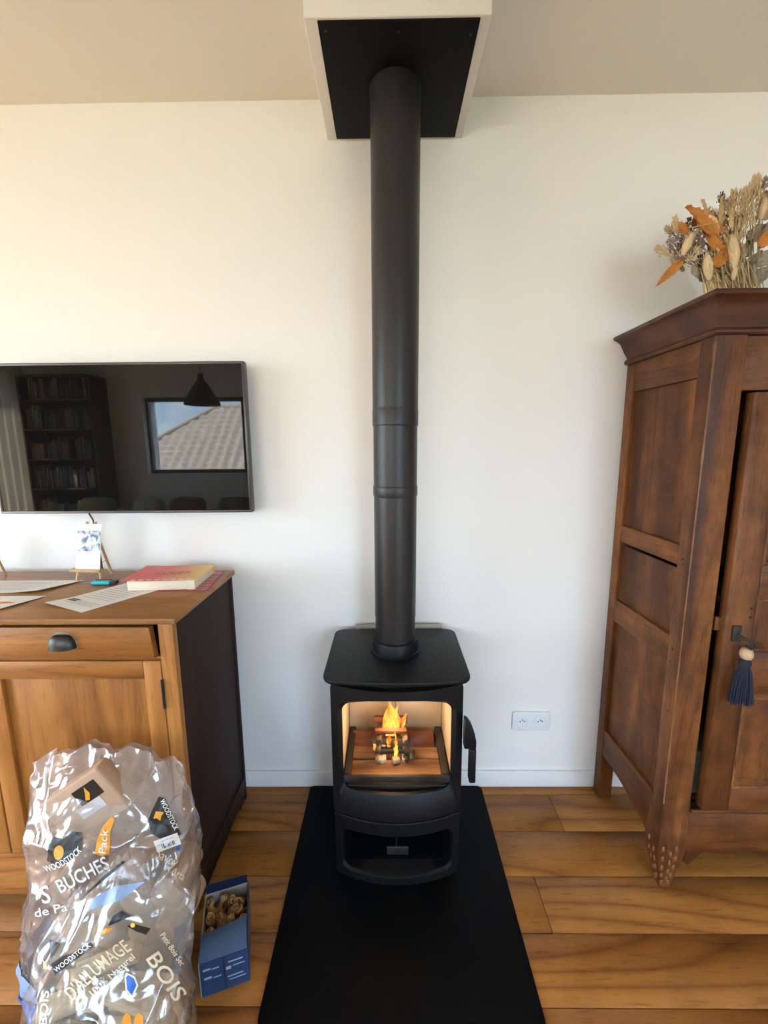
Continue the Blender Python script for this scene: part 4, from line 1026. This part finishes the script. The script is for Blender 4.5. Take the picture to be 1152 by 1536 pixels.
# small label on the pack inside shows through; right hand label
sticker(s1, t1, 'black_label', 'kprint', [(-.18, .5), (.02, .46), (.5, -.36), (-.02, -.5), (-.40, -.34), (-.5, -.02)], 247, 1228, 50, 66, math.radians(0))
word(s1, t1, 'WOODSTOCK', 'wprint', 254, 1222, 50, 8, -64)
sticker(s1, t1, 'amber_flame', 'oprint', [(-.5, -.1), (-.1, .5), (.5, .2), (.2, -.1), (.0, -.5), (-.2, -.15)], 238, 1224, 18, 16, .3, .0034)
bcd = sticker(s1, t1, 'barcode_label', 'wprint', rect, 251, 1264, 38, 18, math.radians(20), .0034)
b = B()
for k in range(9): 
    x = -.28+.062*k; w_ = .018+.02*((k*5) % 3)/2
    b.bm.faces.new([b.bm.verts.new((p, q, 0)) for p, q in ((x, -.34), (x+w_, -.34), (x+w_, .30), (x, .30))])
put('barcode', stick_on(t1, b, 252, 1264, 38, 18, math.radians(20), .0042), 'kprint', s1, normals=False)
word(s1, t1, 'Savoy', 'cprint', 250, 1289, 34, 20, -28); word(s1, t1, 'x Arta', 'cprint', 264, 1308, 32, 11, -34)
sticker(s1, t1, 'blue_mark', 'bprint', disc, 268, 1272, 6, 8, 0, .0034)
# blue base of the back sack
band = B()
n = 60
def bandf(u, v):
    x = -.905+.43*u; return (x, 0, .004+.115*v)
# left bottom corner and right side print, laid on with a short ray towards the sack
def side_on(tree, pts_fn, nu, nv, lift=.002):
    b = B(); V = []
    for j in range(nv+1):
        row = []
        for i in range(nu+1):
            a, z = pts_fn(i/nu, j/nv); c = Vector((-.70, -.605, z)); d = Vector((cos(a), sin(a), 0)); hit, nr, _, ds = tree.ray_cast(c+d*.6, -d, 2)
            row.append(b.bm.verts.new((hit if hit else c)+d*lift))
        V.append(row)
    for j in range(nv):
        for i in range(nu): b.bm.faces.new((V[j][i], V[j][i+1], V[j+1][i+1], V[j+1][i]))
    return b
put('blue_base_print', side_on(t1, lambda u, v: (-PI*1.05+PI*1.05*u, .004+.105*v), 90, 10), 'bprint', s1, normals=False, smooth=3.2)
put('blue_side_print', side_on(t1, lambda u, v: (-.45+1.0*u, .09+.16*v-.05*u*v), 30, 14), plain('navy_film_print', (.008, .02, .10), .4), s1, normals=False, smooth=3.2)
put('pale_base_print', side_on(t1, lambda u, v: (-PI*1.02+1.0*u, .116+.045*v), 40, 6), 'pbprint', s1, normals=False, smooth=3.2)

# prints on the front sack
sticker(s2, t2, 'black_label', 'kprint', [(-.5, -.35), (.44, -.5), (.5, -.1), (.1, .05), (-.14, .45), (-.42, .5)], 107, 1434, 74, 20, math.radians(39))
word(s2, t2, 'WOODSTOCK', 'wprint', 108, 1436, 66, 7.5, 37, bend=-.0005)
word(s2, t2, "D'ALLUMAGE", 'cprint', 144, 1452, 118, 22, 41, bend=-.0012)
word(s2, t2, '100% Naturel', 'cprint', 168, 1462, 86, 10, 42)
word(s2, t2, 'BOIS', 'wprint', 66, 1512, 52, 12, 86)
word(s2, t2, 'BOIS', 'cprint', 250, 1465, 78, 24, -56)
word(s2, t2, 'Petit Bois Sec', 'cprint', 259, 1424, 56, 9, -56)
sticker(s2, t2, 'white_drop', 'wprint', [(-.5, .35), (-.35, .5), (.25, .35), (.5, 0), (.1, -.5), (-.4, -.2)], 197, 1478, 21, 38, 0)
sticker(s2, t2, 'blue_drop', 'bprint', [(-.45, .35), (-.30, .45), (.20, .30), (.42, 0), (.05, -.45), (-.35, -.2)], 197, 1478, 18, 34, 0, .0030)
sticker(s2, t2, 'black_stripe', 'kprint', [(-.5, -.1), (-.1, -.2), (.5, -.4), (.45, .2), (-.05, .4), (-.5, .35)], 156, 1318, 84, 7, math.radians(42))
sticker(s2, t2, 'blue_stripe', 'pbprint', [(-.5, -.5), (.1, -.3), (.5, .35), (.0, .5), (-.4, .1)], 175, 1342, 95, 26, math.radians(14), .0020)
sticker(s2, t2, 'black_label', 'kprint', [(-.5, -.3), (-.2, .3), (.2, .5), (.5, -.1), (.1, -.2)], 178, 1378, 38, 20, math.radians(18))
sticker(s2, t2, 'black_label', 'kprint', [(-.5, .3), (-.2, .5), (.5, .1), (.3, -.5), (-.1, -.2)], 208, 1394, 36, 16, 0)
sticker(s2, t2, 'yellow_mark', 'ybrint', disc, 199, 1388, 7, 7, 0, .0032)
sticker(s2, t2, 'black_label', 'kprint', [(-.3, .5), (.5, .3), (-.2, -.5)], 80, 1424, 20, 30, 0)
sticker(s2, t2, 'yellow_mark', 'ybrint', [(-.3, .5), (.5, -.1), (-.2, -.5)], 67, 1447, 8, 14, 0)
sticker(s2, t2, 'amber_mark', 'oprint', [(-.5, -.3), (.2, -.1), (.5, .4), (0, .5), (-.4, .1)], 160, 1398, 22, 11, .2, .0020)
for px in (190, 208): sticker(s2, t2, 'amber_mark', 'oprint', [(-.5, -.5), (-.4, .2), (0, .5), (.4, .3), (.5, -.5)], px, 1530, 15, 22, 0)

# contents of the back sack: round and square compressed logs
M['briq'] = plain('compressed_log', (.40, .255, .14), .85, bump=.8, bscale=130, var=.18); M['briqend'] = plain('compressed_log_end', (.34, .24, .16), .9, bump=.6, bscale=90, var=.15)
M['kraft'] = plain('kraft_wrap', (.46, .29, .18), .7, var=.08)
def briquette(p, axis, L_, r, label, n=28):
    axis = Vector(axis).normalized(); b = B(); a = axis.orthogonal().normalized(); c = axis.cross(a); p = Vector(p)
    prof = [(0, r*.25), (0, r*.9), (.004, r), (L_-.004, r), (L_, r*.9), (L_, r*.25)]
    b.loft([[p+axis*t+(a*cos(2*PI*k/n)+c*sin(2*PI*k/n))*q for k in range(n)] for t, q in prof])
    return put('compressed_log', b, 'briq', None, smooth=.8, cat='log', group='compressed logs inside the large sack', label=label)
br = 'compressed log in the large sack, %s from left in the %s row'
for x, y, z, L_, r in ((-.62, -.655, .375, .10, .040),):
    briquette((x, y, z), (0, .75, -.10), L_, .040, 'compressed log with its round end facing out, highest in the large sack')
for k, (x, z) in enumerate(((-.80, .30), (-.71, .285), (-.62, .29), (-.545, .30), (-.79, .205), (-.70, .19), (-.61, .195), (-.545, .205), (-.78, .10), (-.69, .095), (-.60, .10))):
    briquette((x, -.668, z), (random.uniform(-.02, .02), 1, 0), .118, .040, br % (ORD[(0,1,2,3,0,1,2,3,0,1,2)[k]], ('highest', 'middle', 'lowest')[k//4]))
kp = thing('wrapped_logs', 'kraft wrapped pack with a small black and amber label high in the large sack', 'log pack', (-.79, -.625, .44))
ex = (W(180, 1180, -.66)-W(90, 1240, -.66)).normalized(); ey = ex.cross(Vector((0, 1, 0))).normalized()*-1
c = W(122, 1208, -.635); nrm = ex.cross(ey).normalized()
if nrm.y > 0: nrm = -nrm
mt4 = Matrix((ex, nrm.cross(ex) if nrm.cross(ex).z > 0 else -nrm.cross(ex), nrm)).transposed().to_4x4(); mt4.translation = c+Vector((0, .02, 0))
put('pack', B().box(-.105, .085, -.075, .055, -.030, .012, mt4), 'kraft', kp, bevel=.006)
put('label', B().box(-.008, .062, -.006, .036, .0125, .0135, mt4), 'kprint', kp)
put('label_base', B().box(-.030, .045, -.036, -.007, .0125, .0135, mt4), plain('label_grey', (.55, .52, .50), .6), kp)
b = B(); Fp = [(.010, .002), (.020, -.002), (.032, .012), (.030, .032), (.022, .018)]
b.loft([[mt4 @ Vector((x, y, .0136)) for x, y in Fp], [mt4 @ Vector((x, y, .0142)) for x, y in Fp]]); put('flame_mark', b, 'oprint', kp)
# kindling in the front sack
protos = []
for k in range(5):
    L_ = .108+.003*k; b = B(); a = random.uniform(.024, .034); c_ = random.uniform(.020, .03)
    b.box(-L_/2, L_/2, -a/2, a/2, -c_/2, c_/2)
    for v in b.bm.verts: v.co += Vector([random.uniform(-.004, .004) for _ in range(3)])
    protos.append(b)
protos = [put('kindling_wood', b, 'kindling', loc=(0, 0, 0), local=True, bevel=.0015, seg=1, cat='kindling', group='kindling in the front sack', label='pale split kindling stick inside the front clear sack') for b in protos]
k = 0
def kput(x, y, z, rx, ry, rz, lb):
    global k
    o = protos[k] if k < 5 else protos[k % 5].copy()
    if k >= 5: COL.objects.link(o)
    o.location = (x, y, z); o.rotation_euler = (rx, ry, rz); k += 1; o['label'] = lb
for zi, z in enumerate((.03, .064, .098, .132, .166, .200, .234, .268)):
    for j in range(3):
        for i in (-1, 1):
            kput(-.572+i*.062+random.uniform(-.005, .005), -.876+.036*j+random.uniform(-.003, .003), z+random.uniform(-.002, .003), random.uniform(-.2, .2), random.uniform(-.10, .10), random.uniform(-.10, .10), 'kindling in front sack, %s layer from floor, %s row, %s half' % (ORD[zi], ('front', 'middle', 'back')[j], 'left' if i < 0 else 'right'))
kput(-.632, -.862, .312, .2, -.25, .1, 'kindling stick tilted up at the top left of the front clear sack')
kput(-.512, -.858, .312, .1, .20, -.12, 'kindling stick tilted down at the top right of the front clear sack')
kput(-.575, -.822, .345, .3, -.15, .25, 'topmost kindling stick at the back of the front clear sack')

# ------------------------------------------------------------------ behind the camera (mirrored in the television)
M['fabric'] = plain('sofa_fabric', (.30, .26, .20), .95, bump=.4, bscale=300); M['olive'] = plain('olive_cushion', (.20, .20, .09), .95, bump=.4, bscale=300); M['brownc'] = plain('brown_cushion', (.22, .12, .06), .95); M['palec'] = plain('pale_cushion', (.42, .42, .34), .95)
so_ = thing('sofa', 'grey brown sofa under the window, mirrored in the television', 'sofa', (-2.4, -3.2, 0))
bx('base', 'fabric', so_, -3.6, -1.2, -3.63, -2.75, .12, .40, .03); bx('back', 'fabric', so_, -3.6, -1.2, -3.63, -3.42, .401, .66, .05)
bx('arm', 'fabric', so_, -3.8, -3.601, -3.63, -2.75, .08, .58, .04); bx('arm', 'fabric', so_, -1.199, -1.0, -3.63, -2.75, .08, .58, .04)
for x in (-3.5, -1.3): bx('leg', 'blackplastic', so_, x-.03, x+.03, -2.9, -2.84, 0, .119, .003)
def cushion(x, mt, lb, w_=.42):
    b = B(); bmesh.ops.create_uvsphere(b.bm, u_segments=24, v_segments=14, radius=1)
    for v in b.bm.verts:
        x_, y_, z_ = v.co; f = lambda q: math.copysign(abs(q)**.45, q)
        v.co = Vector((f(x_)*w_/2, y_*.09, f(z_)*.19))
    put('cushion', b, mt, loc=(x, -3.30, .64), rot=(.25, 0, 0), local=True, smooth=1, cat='cushion', label=lb)
cushion(-3.35, 'olive', 'olive cushion at the bookcase end of the sofa mirrored in the television'); cushion(-2.75, 'palec', 'pale cushion between the olive and brown cushions mirrored in the television', .36)
cushion(-2.3, 'brownc', 'brown cushion in the middle of the sofa mirrored in the television'); cushion(-1.75, 'olive', 'olive cushion right of the brown one, mirrored in the television')
bc = thing('bookcase', 'dark bookcase full of books in the corner mirrored in the television', 'bookcase', (-3.98, -3.82, 0))
M['darkwood'] = plain('dark_shelf_wood', (.02, .014, .010), .6)
for x in (-4.40, -3.555): bx('side_panel', 'darkwood', bc, x, x+.025, -3.98, -3.66, 0, 2.25, .002)
SH = (.05, .48, .88, 1.24, 1.60, 1.95)
for z in SH+(2.23,): bx('shelf', 'darkwood', bc, -4.3745, -3.5555, -3.98, -3.66, z, z+.022, .001)
bx('back_board', 'darkwood', bc, -4.3745, -3.5555, -3.99, -3.981, .05, 2.25, 0)
BN = ('dark red', 'dark blue', 'beige', 'dark green', 'black', 'tan')
bcols = [plain('book_cloth', c, .7) for c in ((.12, .03, .02), (.03, .05, .10), (.20, .17, .12), (.04, .07, .04), (.02, .02, .02), (.25, .20, .10))]
for si, z in enumerate(SH[1:]):
    x = -4.36; bi = 0
    while x < -3.62:
        t = random.uniform(.02, .05); h = random.uniform(.18, .28)
        if random.random() < .82:
            cc = random.randrange(6); bi += 1
            o = put('shelf_book', B().box(x, x+t-.002, -3.90, -3.70, z+.0225, z+.0225+h), bcols[cc], None, bevel=.001, seg=1, cat='book', group='books in the corner bookcase', label='%s book, %s from the left on the %s bookcase shelf from the floor' % (BN[cc], ORD[min(25, bi-1)], ORD[si+1]))
        x += t
M['curtain'] = plain('pale_curtain', (.62, .58, .50), .9)
_t = M['curtain'].node_tree; _tl = nd(_t, 'ShaderNodeBsdfTranslucent'); _tl.inputs['Color'].default_value = (.88, .84, .76, 1); _mx = nd(_t, 'ShaderNodeMixShader'); _mx.inputs[0].default_value = .6
_t.links.new(_t.nodes['Principled BSDF'].outputs[0], _mx.inputs[1]); _t.links.new(_tl.outputs[0], _mx.inputs[2]); _t.links.new(_mx.outputs[0], _t.nodes['Material Output'].inputs['Surface'])
put('curtain', B().grid(lambda u, v: (-4.50+.028*sin(u*34), -3.90+.62*u, .02+2.28*v), 90, 8).thick(.002), 'curtain', smooth=1, cat='curtain', label='pale curtain hanging in folds beside the glazed opening, mirrored at the left of the television')
pl_ = thing('pendant_lamp', 'dark conical pendant lamp mirrored in the television in front of the window', 'lamp', (-1.69, -2.5, 1.765))
put('lamp_shade', B().lathe([(.158, 1.765), (.150, 1.800), (.060, 1.950), (.030, 1.985), (.026, 2.04), (.022, 2.04), (.024, 1.98), (.055, 1.945), (.145, 1.795), (.153, 1.765)], -1.69, -2.5, 40, cap=False), 'blackplastic', pl_, smooth=.8)
put('cord', B().tube([(-1.69, -2.5, 2.03), (-1.69, -2.5, ZC-.02)], .003, 8), 'blackplastic', pl_, smooth=1)
put('ceiling_rose', B().lathe([(.05, ZC-.025), (.05, ZC-.001)], -1.69, -2.5, 24), 'blackplastic', pl_, smooth=.6)
put('bulb', B().lathe([(.012, 1.94), (.020, 1.90), (.028, 1.86), (.022, 1.83), (.008, 1.82)], -1.69, -2.5, 20), 'whiteplastic', pl_, smooth=1)
# outside: ground far below, the neighbour's hipped tile roof
put('ground', B().box(-60, 60, -70, 40, -3.3, -3.0), plain('garden_ground', (.10, .12, .07), .9), kind='structure')
hs_ = thing('neighbour_house', 'neighbouring house with a pale hipped tile roof mirrored in the television', 'house', (-4, -12, -3.0))
bx('wall', plain('render_wall', (.55, .50, .42), .9), hs_, -8.2, 1.6, -14.4, -9.9, -3.0, .25, 0)
E0, E1, R0, R1 = Vector((-8.58, -9.5, .28)), Vector((2.0, -9.5, .28)), Vector((-5.41, -12, 2.60)), Vector((-.9, -12, 2.60))
K0, K1 = Vector((-8.58, -14.8, .28)), Vector((2.0, -14.8, .28))
M['tile'] = plain('roof_tile', (.40, .345, .29), .85, var=.12)
def roofface(a, b_, c, d, nu, nv, nm):
    n = (b_-a).cross(d-a).normalized()
    if n.z < 0: n = -n
    Lw = (b_-a).length
    def f(u, v):
        p = (a*(1-u)+b_*u)*(1-v)+(d*(1-u)+c*u)*v
        s_ = (v*nv/2) % 1.0
        ph = (p-a).dot((b_-a).normalized())
        return p+n*(.028*sin(ph*2*PI/.28)+.09*(1-s_))
    put(nm, B().grid(f, nu, nv), M['tile'], hs_, kind='stuff', smooth=.6)
roofface(E0, E1, R1, R0, 300, 30, 'tile_slope'); roofface(K0, E0, R0, R0, 120, 30, 'tile_slope'); roofface(E1, K1, R1, R1, 60, 30, 'tile_slope'); roofface(K1, K0, R0, R1, 60, 8, 'tile_slope')
b = B()
for p, q in ((E0, R0), (R0, R1), (E1, R1)): b.tube([p+Vector((0, 0, .06)), q+Vector((0, 0, .06))], .09, 8)
put('ridge_tiles', b, M['tile'], hs_, smooth=1)
